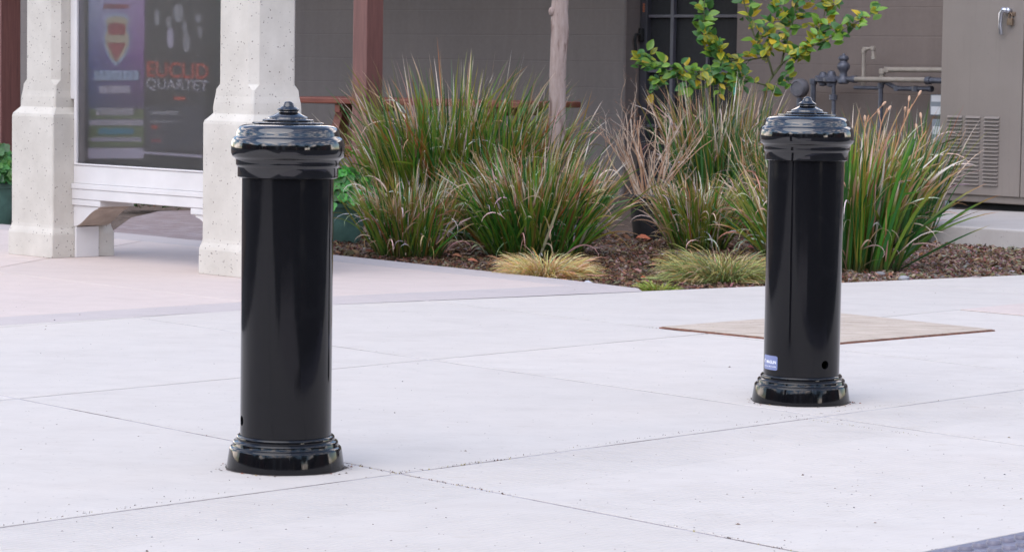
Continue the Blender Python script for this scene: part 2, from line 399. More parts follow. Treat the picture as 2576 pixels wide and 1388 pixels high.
bp = [G(283, 579), G(300, 583), G(515, 604), G(690, 622), G(700, 580), G(640, 540), (G(520, 526)), G(400, 529), G(330, 545)]
s = MB(); s.prism([t2(p) for p in bp], -.06, -.006); tag(s.build('brick_path', M['brick']), kind='structure')
s = MB(); s.prism([(-1.5, 1.0), (1.5, .8), (1.2, 4.6), (-.6, 5.0), (-1.6, 4.2)], -.055, -.03); tag(s.build('reflection_slab', M['band']), kind='structure')  # unseen pale slab, added to give the bollard shafts a light reflection
# joint base under the paving
s = MB(); jp = clip(clip(clip(big, *L1), *L2), -NB[0], -NB[1], -KERB); s.prism(jp, -.058, -.0018); tag(s.build('joint_bed', M['joint']), kind='structure')
s = MB(); s.prism(pinkp, -.058, -.012); tag(s.build('joint_bed', M['joint']), kind='structure')
# crumbs, seeds and grit lying on the paving
gm = MB()
for k in range(620):
    x, y = rnd.uniform(-40, 2616), 690 + (rnd.random() ** .8) * 700
    p = G(x, y); r_ = rnd.uniform(.0008, .0022) * (1 if rnd.random() < .95 else 2); a = rnd.uniform(0, 6.28)
    if poly_contains(bedt, p.x, p.y) or (NB[0] * p.x + NB[1] * p.y) < KERB: continue
    c = rnd.choice([(.06, .05, .05), (.12, .07, .05), (.18, .12, .08), (.05, .05, .06), (.25, .2, .14)])
    v = [(p.x + r_ * math.cos(a + q * 1.57) * (1.6 if q % 2 else .7), p.y + r_ * math.sin(a + q * 1.57) * (1.6 if q % 2 else .7), .0005) for q in range(4)] + [(p.x, p.y, r_ * .8)]
    gm.add(v, [(0, 1, 4), (1, 2, 4), (2, 3, 4), (3, 0, 4)], c)
for a_, b_, n in ((G(985, 1190), G(1288, 1151), 60), (G(1988, 1049), G(2300, 1010), 70), (G(865, 1165), G(1300, 1247), 120), (G(1960, 1043), G(2320, 1096), 110), (G(0, 1320), G(600, 1235), 60), (G(1660, 1315), G(2023, 1388), 60), (G(1100, 1175), G(1980, 1050), 110), (G(1600, 822), G(1680, 826), 20)):
    for k in range(n):
        p = a_.lerp(b_, rnd.random()); r_ = rnd.uniform(.001, .0035); x = p.x + rnd.gauss(0, .006); y = p.y + rnd.gauss(0, .006)
        c = rnd.choice([(.3, .26, .24), (.4, .37, .36), (.12, .07, .05), (.07, .06, .05), (.35, .3, .15)])
        v = [(x + r_ * math.cos(q * 1.57 + k), y + r_ * math.sin(q * 1.57 + k) * .7, -.002) for q in range(4)] + [(x, y, r_ * .7)]
        gm.add(v, [(0, 1, 4), (1, 2, 4), (2, 3, 4), (3, 0, 4)], c)
tag(gm.build('grit', M['chips']), 'tiny dark crumbs and seeds scattered over the pale paving', 'grit', kind='stuff')

# cover plate with a rusty rim
def quad_plate(name, pts, mat, label, cat, rim=True, h=.005):
    root = thing(name, label, cat, tuple(sum((p for p in pts), Vector()) / 4))
    s = MB(); c = sum((p for p in pts), Vector()) / 4
    if rim:
        s.prism([t2(p) for p in pts], .0005, h, None); s.build('rim', M['rust'], root)
        s = MB(); s.prism([t2(c + (p - c) * .985) for p in pts], h + .0005, h + .0035); s.build('cover', mat, root, bevel=.002)
    else:
        s.prism([t2(p) for p in pts], .0005, h); s.build('cover', mat, root, bevel=.002)
    return root
quad_plate('access_cover', [G(1658, 826), G(2080, 869), G(2503, 833), G(2112, 791)], M['plate'], 'tan weathered square cover with a rusty rim, behind the bollard that has the label', 'access cover')
quad_plate('access_cover', [G(2415, 780), G(2700, 806), G(2860, 772), G(2640, 758)], M['pink'], 'pale pinkish flat cover cut off by the right edge, near the planting bed', 'access cover', rim=False, h=.004)

# tactile strip at the kerb, bottom right
def ab(a, b):         # world point from A and B offsets
    det = NA[0] * NB[1] - NA[1] * NB[0]; return Vector(((a * NB[1] - b * NA[1]) / det, (b * NA[0] - a * NB[0]) / det, 0))
root = thing('tactile_strip', 'purple grey tactile warning strip with raised domes, in the bottom right corner', 'tactile paving', tuple(ab(5, 3)))
s = MB(); t0, t1 = 4.0, 7.2; s.prism([t2(ab(t0, KERB - .62)), t2(ab(t1, KERB - .62)), t2(ab(t1, KERB - .004)), t2(ab(t0, KERB - .004))], -.05, .001)
s.build('panel', M['tactile'], root)
s = MB(); i = 0
uB = Vector((math.cos(ANG_B), math.sin(ANG_B), 0)); nB = Vector((NB[0], NB[1], 0)); o0 = ab(t0, KERB)
n_dome = 0
prof = [(.017, 0), (.016, .005), (.013, .0082), (.004, .009)]
cands = []
for i in range(62):
    for j in range(10):
        p = o0 + uB * (.05 + i * .0525 + (.026 if j % 2 else 0)) - nB * (.045 + j * .056)
        cands.append(p)
for p in cands: s.lathe(prof, p.x, p.y, .001, 14)
tag(s.build('dome', M['tactile'], root, autos=40), kind='stuff')

# ------------------------------------------------------------ bollards
def text_mesh(txt, size, offset=0.0, font_shear=0., res=3):
    cu = bpy.data.curves.new('txt', 'FONT'); cu.body = txt; cu.size = size; cu.offset = offset; cu.align_x = 'CENTER'; cu.align_y = 'CENTER'; cu.resolution_u = res
    o = bpy.data.objects.new('txt', cu); COL.objects.link(o); bpy.context.view_layer.update()
    dg = bpy.context.evaluated_depsgraph_get(); me = bpy.data.meshes.new_from_object(o.evaluated_get(dg))
    v = [tuple(p.co) for p in me.vertices]; f = [tuple(p.vertices) for p in me.polygons]
    bpy.data.objects.remove(o); bpy.data.meshes.remove(me); bpy.data.curves.remove(cu); return v, f
def bollard(loc, hole_az, label, sticker=False):
    view = math.atan2(-loc[1], -loc[0])             # direction from the bollard to the viewer
    root = thing('bollard', label, 'bollard', loc, 0, 'black bollards on the concrete')
    sh = MB(); n = 96; r0, r1 = .1122, .104; v = []
    for r_, z in ((r0, .06), (r0, .725), (r1, .725), (r1, .06)):
        v += [(r_ * math.cos(2 * math.pi * j / n), r_ * math.sin(2 * math.pi * j / n), z) for j in range(n)]
    f = [(k * n + j, k * n + (j + 1) % n, ((k + 1) % 4) * n + (j + 1) % n, ((k + 1) % 4) * n + j) for k in range(4) for j in range(n)]
    sh.add(v, f); shaft = sh.build('shaft', M['black'], root, world=False)
    az = view + hole_az; c = MB(); c.tube([(math.cos(az) * .07, math.sin(az) * .07, .119), (math.cos(az) * .15, math.sin(az) * .15, .119)], .0125, 28)
    cut = c.build('cutter', M['shadowblack'], None)
    md = shaft.modifiers.new('b', 'BOOLEAN'); md.object = cut; md.operation = 'DIFFERENCE'; md.solver = 'EXACT'
    cut.location = loc; bpy.context.view_layer.update()
    me = bpy.data.meshes.new_from_object(shaft.evaluated_get(bpy.context.evaluated_depsgraph_get())); shaft.modifiers.clear(); shaft.data = me
    bpy.data.objects.remove(cut); me.polygons.foreach_set('use_smooth', [True] * len(me.polygons)); me.set_sharp_from_angle(angle=R(40))
    b = MB(); b.lathe([(.1125, 0.0), (.145, .0), (.1452, .002), (.1385, .047), (.1372, .0515), (.134, .0545), (.1305, .0552), (.1298, .0562), (.1298, .0635), (.1288, .0665), (.1262, .0688), (.1222, .0695), (.1210, .0705), (.1210, .0768), (.1200, .0795), (.1172, .0818), (.1142, .0822), (.1125, .081)], n=128)
    b.build('base_ring', M['black'], root, world=False, autos=38)
    def Z(y): return .9 - (y - 93) * .0002976
    pr = [(.1125, Z(718)), (.120, Z(718)), (.1232, Z(712)), (.1232, Z(636)), (.1240, Z(628)), (.1262, Z(622)), (.1275, Z(612)), (.1272, Z(600)), (.1278, Z(575)), (.1290, Z(566)), (.1312, Z(558)),
          (.1352, Z(551)), (.1378, Z(537)), (.1392, Z(512)), (.1394, Z(470)), (.1386, Z(435)), (.1365, Z(408)), (.1330, Z(391)), (.1290, Z(383)), (.1272, Z(376)), (.1268, Z(360)), (.1258, Z(345)), (.1235, Z(325)), (.1195, Z(306)), (.1130, Z(293)), (.1040, Z(285)), (.0960, Z(282)), (.0900, Z(281)),
          (.0885, Z(279)), (.0885, Z(270)), (.0868, Z(266)), (.0820, Z(264)), (.0700, Z(261)), (.0640, Z(260)), (.0628, Z(257)), (.0628, Z(247)), (.0612, Z(243)), (.0560, Z(240)), (.0500, Z(238)), (.0492, Z(234)), (.0492, Z(228)), (.0484, Z(224)),
          (.0400, Z(211)), (.0300, Z(194)), (.0226, Z(182)), (.0222, Z(178)), (.0262, Z(168)), (.0272, Z(162)), (.0262, Z(157)), (.0215, Z(148)), (.0165, Z(138)), (.0142, Z(124)), (.0120, Z(108)), (.0085, Z(98)), (.0045, Z(94)), (.0008, Z(93))]
    cp = MB(); cp.lathe(pr, n=128); cp.build('cap', M['black_cast'], root, world=False, autos=42)
    # small weep hole in the base ring
    a2 = view + R(6); s = MB(); s.tube([(math.cos(a2) * .1240, math.sin(a2) * .1240, .060), (math.cos(a2) * .1303, math.sin(a2) * .1303, .060)], .0016, 10); s.build('weep_hole', M['shadowblack'], root, world=False)
    if sticker:
        a0, a1, z0, z1, rr = view - R(75), view - R(38.5), .0985, .1405, .1127
        s = MB(); k = 14; v = []
        for q in range(k + 1):
            a = a0 + (a1 - a0) * q / k
            e = .003 if q in (0, k) else 0
            v += [(rr * math.cos(a), rr * math.sin(a), z0 + e), (rr * math.cos(a), rr * math.sin(a), z1 - e)]
        s.add(v, [(2 * q, 2 * q + 2, 2 * q + 3, 2 * q + 1) for q in range(k)])
        lb = s.build('label', M['sticker'], root, world=False, smooth=True)
        mid = (a0 + a1) / 2; s = MB()
        def wrap(pts, x, z): return [((rr + .0006) * math.cos(mid + (p[0] + x) / rr), (rr + .0006) * math.sin(mid + (p[0] + x) / rr), z + p[1]) for p in pts]
        tv, tf = text_mesh('MAGLIN', .0125, .0004); s.add(wrap(tv, .008, .1215), tf)
        tv, tf = text_mesh('maglin.com  800 716 5506', .0058, .0001); s.add(wrap(tv, .0, .1085), tf)
        cr = [(0, 0)] + [(.0062 * math.cos(q * .52), .0062 * math.sin(q * .52)) for q in range(12)]
        ring = [(.0064 * math.cos(q * .4 + .2), .0064 * math.sin(q * .4 + .2)) for q in range(11)] + [(.0042 * math.cos(q * .4 + .2) + .0016, .0042 * math.sin(q * .4 + .2)) for q in range(10, -1, -1)]
        s.add(wrap(ring, -.0255, .1225), [tuple(range(len(ring)))])
        s.build('lettering', M['label_white'], lb, world=False)
    return root
def dirt_ring(loc, label):
    rg = random.Random(int(loc[0] * 1000)); s = MB(); n = 90; v = []
    for q in range(n):
        a = q / n * 6.2832; e = .148 + .003 * math.sin(a * 7 + 1) + rg.uniform(0, .0035); v += [(loc[0] + .1448 * math.cos(a), loc[1] + .1448 * math.sin(a), .0009), (loc[0] + e * math.cos(a), loc[1] + e * math.sin(a), .0006)]
    s.add(v, [(2 * q, 2 * q + 1, (2 * q + 3) % (2 * n), (2 * q + 2) % (2 * n)) for q in range(n)], (.10, .085, .075))
    for k in range(60):
        a = rg.uniform(0, 6.28); d = .150 + abs(rg.gauss(0, .012)); r_ = rg.uniform(.0012, .0035); x, y = loc[0] + d * math.cos(a), loc[1] + d * math.sin(a); cl = rg.choice([(.25, .08, .04), (.10, .07, .05), (.3, .22, .12), (.06, .05, .045), (.2, .17, .15)])
        s.add([(x + r_ * math.cos(q * 1.57 + k) * 1.4, y + r_ * math.sin(q * 1.57 + k), .0008) for q in range(4)] + [(x, y, r_)], [(0, 1, 4), (1, 2, 4), (2, 3, 4), (3, 0, 4)], cl)
    tag(s.build('dirt', M['chips']), label, 'dirt', kind='stuff')
BL = G(718, 1174.5); BR = G(2014, 1008.5)
bollard(tuple(BL), -R(74), 'larger, nearer black bollard on the left, without a label on its shaft')
bollard(tuple(BR), R(38), 'smaller, farther black bollard with a blue grey maker label low on its shaft', True).scale = (1.015, 1.015, 1.015)

dirt_ring(BL, 'thin line of dirt and crumbs around the foot of the larger bollard')
dirt_ring(BR, 'thin line of dirt and crumbs around the foot of the labelled bollard')
# ------------------------------------------------------------ kiosk
c1 = Vector((-2.288, 14.08, 0)); c2 = Vector((-1.197, 12.97, 0))
KA = math.atan2(c2.y - c1.y, c2.x - c1.x); LK = (c2 - c1).length
kiosk = thing('notice_kiosk', 'white framed notice case held between two pale concrete pillars', 'notice board', tuple(c1), KA)
KM = Matrix.Translation(c1) @ Matrix.Rotation(KA, 4, 'Z')
def on_plane(px, py, yl):      # kiosk-local x, z of the point seen at a pixel on the plane y = yl
    n = KM.to_3x3() @ Vector((0, 1, 0)); o = KM @ Vector((0, yl, 0)); d = ray(px, py); c = Vector((0, 0, CAMH))
    t = (o - c).dot(n) / d.dot(n); q = KM.inverted() @ (c + d * t); return q.x, q.z
def oct_pts(h, ch): return [(h, -h + ch), (h, h - ch), (h - ch, h), (-h + ch, h), (-h, h - ch), (-h, -h + ch), (-h + ch, -h), (h - ch, -h)]
def pillar_mesh(cx, cy):
    lv = [(.192, .004, 0), (.192, .006, .115), (.189, .006, .128), (.182, .006, .148), (.180, .006, .165), (.180, .006, .700), (.177, .008, .715), (.158, .010, .738), (.150, .010, .748), (.149, .008, .775), (.147, .008, .80), (.142, .008, .83), (.140, .010, .86), (.139, .036, .885), (.139, .038, 2.5)]
    s = MB(); v = []
    for h, ch, z in lv: v += [(x + cx, y + cy, z) for x, y in oct_pts(h, ch)]
    f = [(k * 8 + j, k * 8 + (j + 1) % 8, (k + 1) * 8 + (j + 1) % 8, (k + 1) * 8 + j) for k in range(len(lv) - 1) for j in range(8)]
    f += [tuple(range(7, -1, -1)), tuple(range((len(lv) - 1) * 8, len(lv) * 8))]
    s.add(v, f); return s
p1 = pillar_mesh(0, 0).build('pillar', M['pillar'], kiosk, world=False, bevel=.004); p2 = pillar_mesh(LK, 0).build('pillar', M['pillar'], kiosk, world=False, bevel=.004)
yf, yb = -.055, .135
XA, XB = .181, LK - .181
fr = MB()
gx0 = on_plane(192, 300, yf)[0]; gz0 = on_plane(300, 420, yf)[1]
fr.box(XA, gx0, yf, yb, gz0 - .004, 2.28); fr.box(LK - gx0, XB, yf, yb, gz0 - .004, 2.28)          # stiles
fr.box(.141, XA - .0005, yf + .006, yb, .79, 2.28); fr.box(XB + .0005, LK - .141, yf + .006, yb, .79, 2.28)
fr.box(XA, XB, yf, yb, gz0 - .095, gz0 - .005)
fr.box(gx0 + .0005, LK - gx0 - .0005, yf, yb, 2.2, 2.28)
fr.box(gx0 - .012, LK - gx0 + .012, yf - .006, yf + .003, gz0 - .003, gz0 + .006)
frame = fr.build('frame', M['white'], kiosk, world=False, bevel=.003)
ml = MB(); zz = gz0 - .0955
ml.box(XA - .001, XB + .001, yf - .014, yb + .014, zz - .026, zz); ml.box(XA - .001, XB + .001, yf - .010, yb + .010, zz - .077, zz - .0265)
ml.build('sill', M['white'], kiosk, world=False, bevel=.003)
zc = zz - .078
for sx, x0 in ((1, XA), (-1, XB)):
    s = MB(); pr = [(0, -.135), (.012, -.138)]
    for q in range(13):
        t = q / 12; pr.append((.012 + .195 * t, -.138 + .095 * (3 * t * t - 2 * t * t * t) * .8 + .095 * t * .2))
    pr += [(.207, -.036), (.222, -.034), (.222, -.0305), (0, -.0305)]
    n = len(pr); v = [(x0 + sx * a, y, zc + b) for y in (yf, yb) for a, b in pr]
    fs = [tuple(range(n)), tuple(range(2 * n - 1, n - 1, -1))] + [(i, n + i, n + (i + 1) % n, (i + 1) % n) for i in range(n)]
    if sx < 0: fs = [tuple(reversed(q)) for q in fs]
    s.add(v, fs); s.m[-n:] = [1] * n; s.m[-n] = 0; xs = sorted((x0 - sx * .006, x0 + sx * .236)); s.box(xs[0], xs[1], yf - .008, yb + .008, zc - .030, zc - .0005)
    s.build('corbel', [M['white'], M['beige']], kiosk, world=False, bevel=.002)
s = MB(); s.box(.194, .209, -.058, .082, .0, zc - .139); s.build('cover_panel', M['white'], kiosk, world=False, bevel=.003)
s = MB(); s.box(gx0, LK - gx0, .0, .012, gz0, 2.2); s.build('backboard', M['case_grey'], kiosk, world=False)
s = MB(); s.box(-.28, LK + .28, -.24, .24, 2.5, 2.62); s.box(-.45, LK + .45, -.45, .45, 2.621, 2.68); s.build('roof', M['white'], kiosk, world=False, bevel=.01)
gmn = NM('dusty_acrylic', .29, Transmission_Weight=1.0, IOR=1.25); gmn.color((.64, .62, .63)); 
dif = gmn.n('BsdfDiffuse'); dif.inputs[0].default_value = (.30, .29, .30, 1); ms = gmn.n('MixShader'); ms.inputs[0].default_value = .05
gmn.l(gmn.b.outputs[0], ms.inputs[1]); gmn.l(dif.outputs[0], ms.inputs[2]); gmn.l(ms.outputs[0], gmn.t.nodes['Material Output'].inputs[0])
s = MB(); s.box(gx0 + .0005, LK - gx0 - .0005, yf + .012, yf + .016, gz0 + .0005, 2.1995); s.build('pane', gmn.m, kiosk, world=False)

# posters hanging inside the case, drawn as layered paper
YP = -.005
def pp(X, Y, k=0): x, z = on_plane(178.9 + .3094 * X, .3094 * Y, YP - .0012 * k); return Vector((x, YP - .0012 * k, z))
def poster_poly(root, name, pts, mat, k):
    v = [KM @ pp(a, b, k) for a, b in pts]; s = MB(); s.add(v, [tuple(range(len(v)))]); return s.build(name, mat, root)
def flat(name, c): return simple(name, c, .6, .05, 6)
def grad_mat():
    m = NM('poster_gradient', .6); t = m.n('TexCoord'); sp = m.n('SeparateXYZ'); m.l(t.outputs['Generated'], sp.inputs[0])
    a = m.ramp(sp.outputs[2], [(0., (.12, .16, .05)), (.22, (.04, .06, .16)), (.40, (.045, .07, .30)), (.62, (.38, .43, .62)), (1., (.25, .3, .6))])
    b = m.ramp(sp.outputs[2], [(0., (.12, .13, .05)), (.22, (.10, .05, .14)), (.42, (.26, .09, .33)), (.66, (.45, .28, .55)), (1., (.3, .25, .6))])
    m.color(m.mix(sp.outputs[0], a, b)); return m.m
P_grad = grad_mat(); P_cream = flat('poster_cream', (.52, .45, .30)); P_red = flat('poster_red', (.36, .03, .05)); P_pale = flat('poster_pale_blue', (.36, .48, .66))
P_lt = flat('poster_light', (.50, .47, .58)); P_green = flat('poster_olive', (.14, .19, .07)); P_cyan = flat('poster_cyan', (.03, .28, .42)); P_dark = flat('poster_dark', (.035, .026, .028)); P_or = flat('poster_orange', (.62, .07, .03)); P_grey = flat('poster_grey', (.30, .30, .32)); P_slate = flat('poster_slate', (.06, .06, .08))
P_white = flat('poster_white', (.42, .40, .45))
rl = thing('poster', 'blue and purple poster with a red and cream shield, left in the notice case', 'poster', tuple(KM @ Vector((.5, YP, .5))), 0, 'posters in the notice case')
base = poster_poly(rl, 'sheet', [(140, 1285), (590, 1300), (606, -700), (146, -700)], P_grad, 0)
def rectp(a, b, c, d): return [(a, d), (c, d), (c, b), (a, b)]
poster_poly(rl, 'footer', rectp(140, 1205, 590, 1290), P_lt, 1)
poster_poly(rl, 'olive_band', rectp(150, 890, 592, 968), P_green, 1); poster_poly(rl, 'white_band', rectp(150, 975, 592, 1020), P_white, 1); poster_poly(rl, 'olive_band', rectp(148, 1024, 592, 1185), P_green, 1)
sh_o = [(365, 540), (310, 480), (270, 380), (262, 300), (285, 230), (270, 150), (300, 118), (370, 108), (440, 118), (478, 150), (462, 230), (485, 300), (478, 380), (430, 480)]
sh = poster_poly(rl, 'shield', list(reversed(sh_o)) if False else sh_o[::-1][::-1], P_pale, 1)
def scale_poly(p, s_, cx=372, cy=310): return [(cx + (a - cx) * s_, cy + (b - cy) * s_) for a, b in p]
poster_poly(rl, 'shield_face', scale_poly(sh_o, .88), P_cream, 2)
poster_poly(rl, 'shield_top', [(302, 285), (440, 285), (446, 220), (430, 195), (370, 185), (315, 195), (300, 220)], P_red, 3)
poster_poly(rl, 'shield_point', [(292, 352), (365, 495), (372, 495), (446, 352)], P_red, 3)
for X0, X1, Y0, Y1, mt in ((190, 555, 575, 655, P_pale), (232, 488, 698, 760, P_lt), (205, 515, 878, 940, P_white), (225, 510, 1045, 1092, P_cyan), (165, 570, 1118, 1152, P_lt), (265, 470, 35, 72, P_red)):
    x = X0; lst = []
    while x < X1:
        w_ = rnd.uniform(26, 40) * (Y1 - Y0) / 70; poster_poly(rl, 'letter_bar', rectp(x, Y0, min(x + w_, X1), Y1), mt, 4); x += w_ + 7
rr_ = thing('poster', 'dark poster reading EUCLID QUARTET, right in the notice case', 'poster', tuple(KM @ Vector((.9, YP, .5))), 0, 'posters in the notice case')
poster_poly(rr_, 'sheet', [(588, 1230), (1092, 1262), (1128, -700), (634, -700)], P_dark, 0)
poster_poly(rr_, 'border', [(588, 1230), (1070, 1262), (1072, 1285), (585, 1250)], P_lt, 1)
for cx, cy, w_, h_ in ((700, 145, 24, 70), (795, 180, 20, 50), (872, 110, 44, 80), (925, 215, 20, 50), (1035, 150, 22, 40), (808, 310, 28, 90), (938, 345, 30, 90), (1050, 265, 18, 50)):
    poster_poly(rr_, 'shirt', [(cx + w_ * math.cos(q * .785), cy + h_ * math.sin(q * .785)) for q in range(8, 0, -1)], P_grey if cx != 808 else P_lt, 1)
for txt, X, Y, W, H, mt in (('EUCLID', 868, 572, 500, 128, P_or), ('QUARTET', 862, 697, 505, 105, P_white)):
    tv, tf = text_mesh(txt, 1, .012); xs = [p[0] for p in tv]; ys = [p[1] for p in tv]; s = MB()
    vv = [KM @ pp(X + (p[0] - (min(xs) + max(xs)) / 2) / (max(xs) - min(xs)) * W, Y - (p[1] - (min(ys) + max(ys)) / 2) / (max(ys) - min(ys)) * H + (p[0] - min(xs)) / (max(xs) - min(xs)) * 22 - 11, 2) for p in tv]
    s.add(vv, tf); s.build('lettering', mt, rr_)
for X0, Y0, X1, Y1, mt in ((840, 788, 930, 816, P_or), (940, 795, 1085, 818, P_slate), (650, 905, 870, 935, P_grey), (650, 950, 790, 968, P_slate), (650, 980, 830, 998, P_grey), (655, 1020, 700, 1050, P_or), (655, 1135, 730, 1155, P_red), (610, 860, 1095, 1220, P_slate)):
    poster_poly(rr_, 'print_bar', rectp(X0, Y0, X1, Y1), mt, 1 if mt is P_slate and X0 == 610 else 2)

# ------------------------------------------------------------ building, door
WA = R(-46.4); e1 = Vector((math.cos(WA), math.sin(WA), 0)); e2 = Vector((-math.sin(WA), math.cos(WA), 0))
W0 = Vector((3.36, 19.08, 0)); WM = Matrix.Translation(W0) @ Matrix.Rotation(WA, 4, 'Z')
def wall_t(px, yl=0.):      # distance along the wall seen in image column px
    d = ray(px, 160); o = W0 + e2 * yl; t = (o - Vector((0, 0, 0))).dot(e2) / Vector((d.x, d.y, 0)).dot(e2); return (Vector((d.x, d.y, 0)) * t - W0).dot(e1)
def wall_z(px, py, yl=0.):
    d = ray(px, py); o = W0 + e2 * yl; t = o.dot(e2) / Vector((d.x, d.y, 0)).dot(e2); return CAMH + d.z * t
bld = thing('building', 'grey brown painted block building with a dark glazed door', 'building', tuple(W0), WA)
tl = wall_t(1571); tr = wall_t(1878, .12)
s = MB(); s.box(-16, tl, 0, .3, -.1, 3.6); s.build('wall', M['wall_shaded'], bld, world=False, bevel=.02)
s = MB(); s.box(tl + .0005, tl + .006, .006, .155, -.03, 2.195); s.build('jamb', M['wall'], bld, world=False)
s = MB(); s.box(tr, 7, 0, .3, -.1, 3.6); s.build('wall', M['wall'], bld, world=False, bevel=.01)
s = MB(); s.box(tl + .0005, tr - .0005, .002, .3, 2.2, 3.6); s.build('lintel', M['wall'], bld, world=False)
s = MB(); s.box(-16.2, 7.2, -.15, 5, 3.6, 3.75); s.build('roof', M['metal_dark'], bld, world=False)
s = MB(); s.box(tl + .01, tr + 0.01, .301, .5, -.05, 2.2); s.build('backing', M['shadowblack'], bld, world=False)
door = MB(); yd = .16; dl = tl + .0065; dr = tr - .004
fw = .075
door.box(dl, dl + fw, yd, yd + .08, -.03, 2.19); door.box(dr - fw, dr, yd, yd + .08, -.03, 2.19)
zs = [wall_z(1740, y, yd) for y in (41, 181)]
door.box(dl + fw + .0005, dr - fw - .0005, yd + .012, yd + .07, 2.13, 2.19); door.box(dl + fw + .0005, dr - fw - .0005, yd + .012, yd + .07, -.03, .12)
dob = door.build('door', M['metal_dark'], bld, world=False, bevel=.003)
mt_ = MB()
for z in (zs[0], zs[1], zs[0] + (zs[0] - zs[1]), zs[1] - (zs[0] - zs[1])): mt_.box(dl + fw + .0005, dr - fw - .0005, yd + .014, yd + .045, z - .012, z + .012)
t = wall_t(1689, yd + .01); mt_.box(t - .020, t + .014, yd + .010, yd + .046, .12, 2.13)
t = wall_t(1776, yd + .01); mt_.box(t - .012, t + .010, yd + .018, yd + .044, .12, 2.13)
mt_.build('muntins', M['muntin'], dob, world=False, bevel=.003)
s = MB(); s.box(dl + .02, dr - .02, yd + .05, yd + .056, 0, 2.18); s.build('screen', M['door_screen'], dob, world=False)
hz = wall_z(1597, 88, yd); s = MB(); s.box(dl + .012, dl + .05, yd - .03, yd - .0005, hz - .05, hz + .05)
s.tube([WM.inverted() @ (WM @ Vector((dl + .03, yd - .03, hz))), (dl + .03, yd - .075, hz), (dl + .03, yd - .085, hz - .04), (dl + .03, yd - .07, hz - .13)], [.011, .011, .012, .009], 8)
s.build('handle', M['shadowblack'], dob, world=False, bevel=.003)
o_sign = flat('orange_marks', (.50, .14, .05)); s = MB()   # a column of small orange marks on the door frame
za, zb = wall_z(1605, 2, yd), wall_z(1605, 38, yd); tv, tf = text_mesh('EEEE', .026, .0006)
s.add([(dl + .04 - p[1], yd - .0015, (za + zb) / 2 + p[0] * 1.35) for p in tv], tf); s.build('frame_marks', o_sign, dob, world=False)

# red stained posts; unseen pergola lattice above, added to shade the grey wall
def post_at(px, dep): p = Q(px, 160, dep); return Vector((p.x, p.y, 0))
pA = post_at(925, 17.5); pB = post_at(11, 20.4)
perg = thing('pergola', 'red brown stained timber pergola posts in front of the grey wall', 'pergola', tuple(pA), WA)
PM = Matrix.Translation(pA) @ Matrix.Rotation(WA, 4, 'Z'); PI_ = PM.inverted(); lb_ = PI_ @ pB
for q, h in ((Vector((0, 0, 0)), .068), (lb_, .085)):
    s = MB(); s.box(q.x - h, q.x + h, q.y - h, q.y + h, -.04, 2.6); s.build('post', M['redwood'], perg, world=False, bevel=.006)
s = MB(); s.box(lb_.x - 3, .6, -.045, .045, 2.601, 2.8); s.build('beam', M['redwood'], perg, world=False, bevel=.005)
for k in range(26):
    x = lb_.x - 3 + k * (3.5 - lb_.x) / 25; s = MB(); s.box(x - .02, x + .02, -.4, 4.0, 2.801, 2.95); s.build('shade_rafter', M['redwood'], perg, world=False)
for k in range(9):
    s = MB(); s.box(lb_.x - 3, .6, .1 + k * .44, .1 + k * .44 + .24, 2.9505, 2.97); s.build('shade_slat', M['redwood'], perg, world=False)

# picnic table behind the post
tp = Q(745, 250, 18.7); tq = Q(1332, 262, 17.8)
TA = math.atan2(tq.y - tp.y, tq.x - tp.x); LT = math.hypot(tq.x - tp.x, tq.y - tp.y)
tb = thing('picnic_table', 'dark red wooden picnic table behind the red post', 'picnic table', (tp.x, tp.y, 0), TA)
top = MB(); zt = .755
for k in range(5): top.box(-.1, LT, -.02 + k * .143, .118 + k * .143, zt - .04, zt)
top.build('table_top', M['tablewood'], tb, world=False, bevel=.008)
for x in (.28, LT - .35):
    for sg in (1, -1):
        s = MB(); yc = .34
        s.add([(x - .03, yc + sg * .12, zt - .09), (x + .03, yc + sg * .12, zt - .09), (x + .03, yc + sg * .24, zt - .09), (x - .03, yc + sg * .24, zt - .09), (x - .03, yc + sg * .42, -.03), (x + .03, yc + sg * .42, -.03), (x + .03, yc + sg * .56, -.03), (x - .03, yc + sg * .56, -.03)],
              [(0, 1, 2, 3), (7, 6, 5, 4), (0, 4, 5, 1), (1, 5, 6, 2), (2, 6, 7, 3), (3, 7, 4, 0)]); s.build('leg', M['tablewood'], tb, world=False, bevel=.004)
    s = MB(); s.box(x + .031, x + .07, .0, .68, zt - .095, zt - .041); s.box(x + .031, x + .07, -.35, 1.03, .36, .42); s.build('crossbar', M['tablewood'], tb, world=False)
# diagonal brace seen under the top
s = MB(); s.add([(.30, .30, zt - .1), (.46, .30, zt - .1), (.46, .38, zt - .1), (.30, .38, zt - .1), (.12, .30, .40), (.24, .30, .40), (.24, .38, .40), (.12, .38, .40)], [(0, 1, 2, 3), (7, 6, 5, 4), (0, 4, 5, 1), (1, 5, 6, 2), (2, 6, 7, 3), (3, 7, 4, 0)]); s.build('brace', M['tablewood'], tb, world=False)
for y in (-.38, .90):
    s = MB(); s.box(-.1, LT - .55, y, y + .14, .421, .46); s.build('bench', M['tablewood'], tb, world=False, bevel=.008)

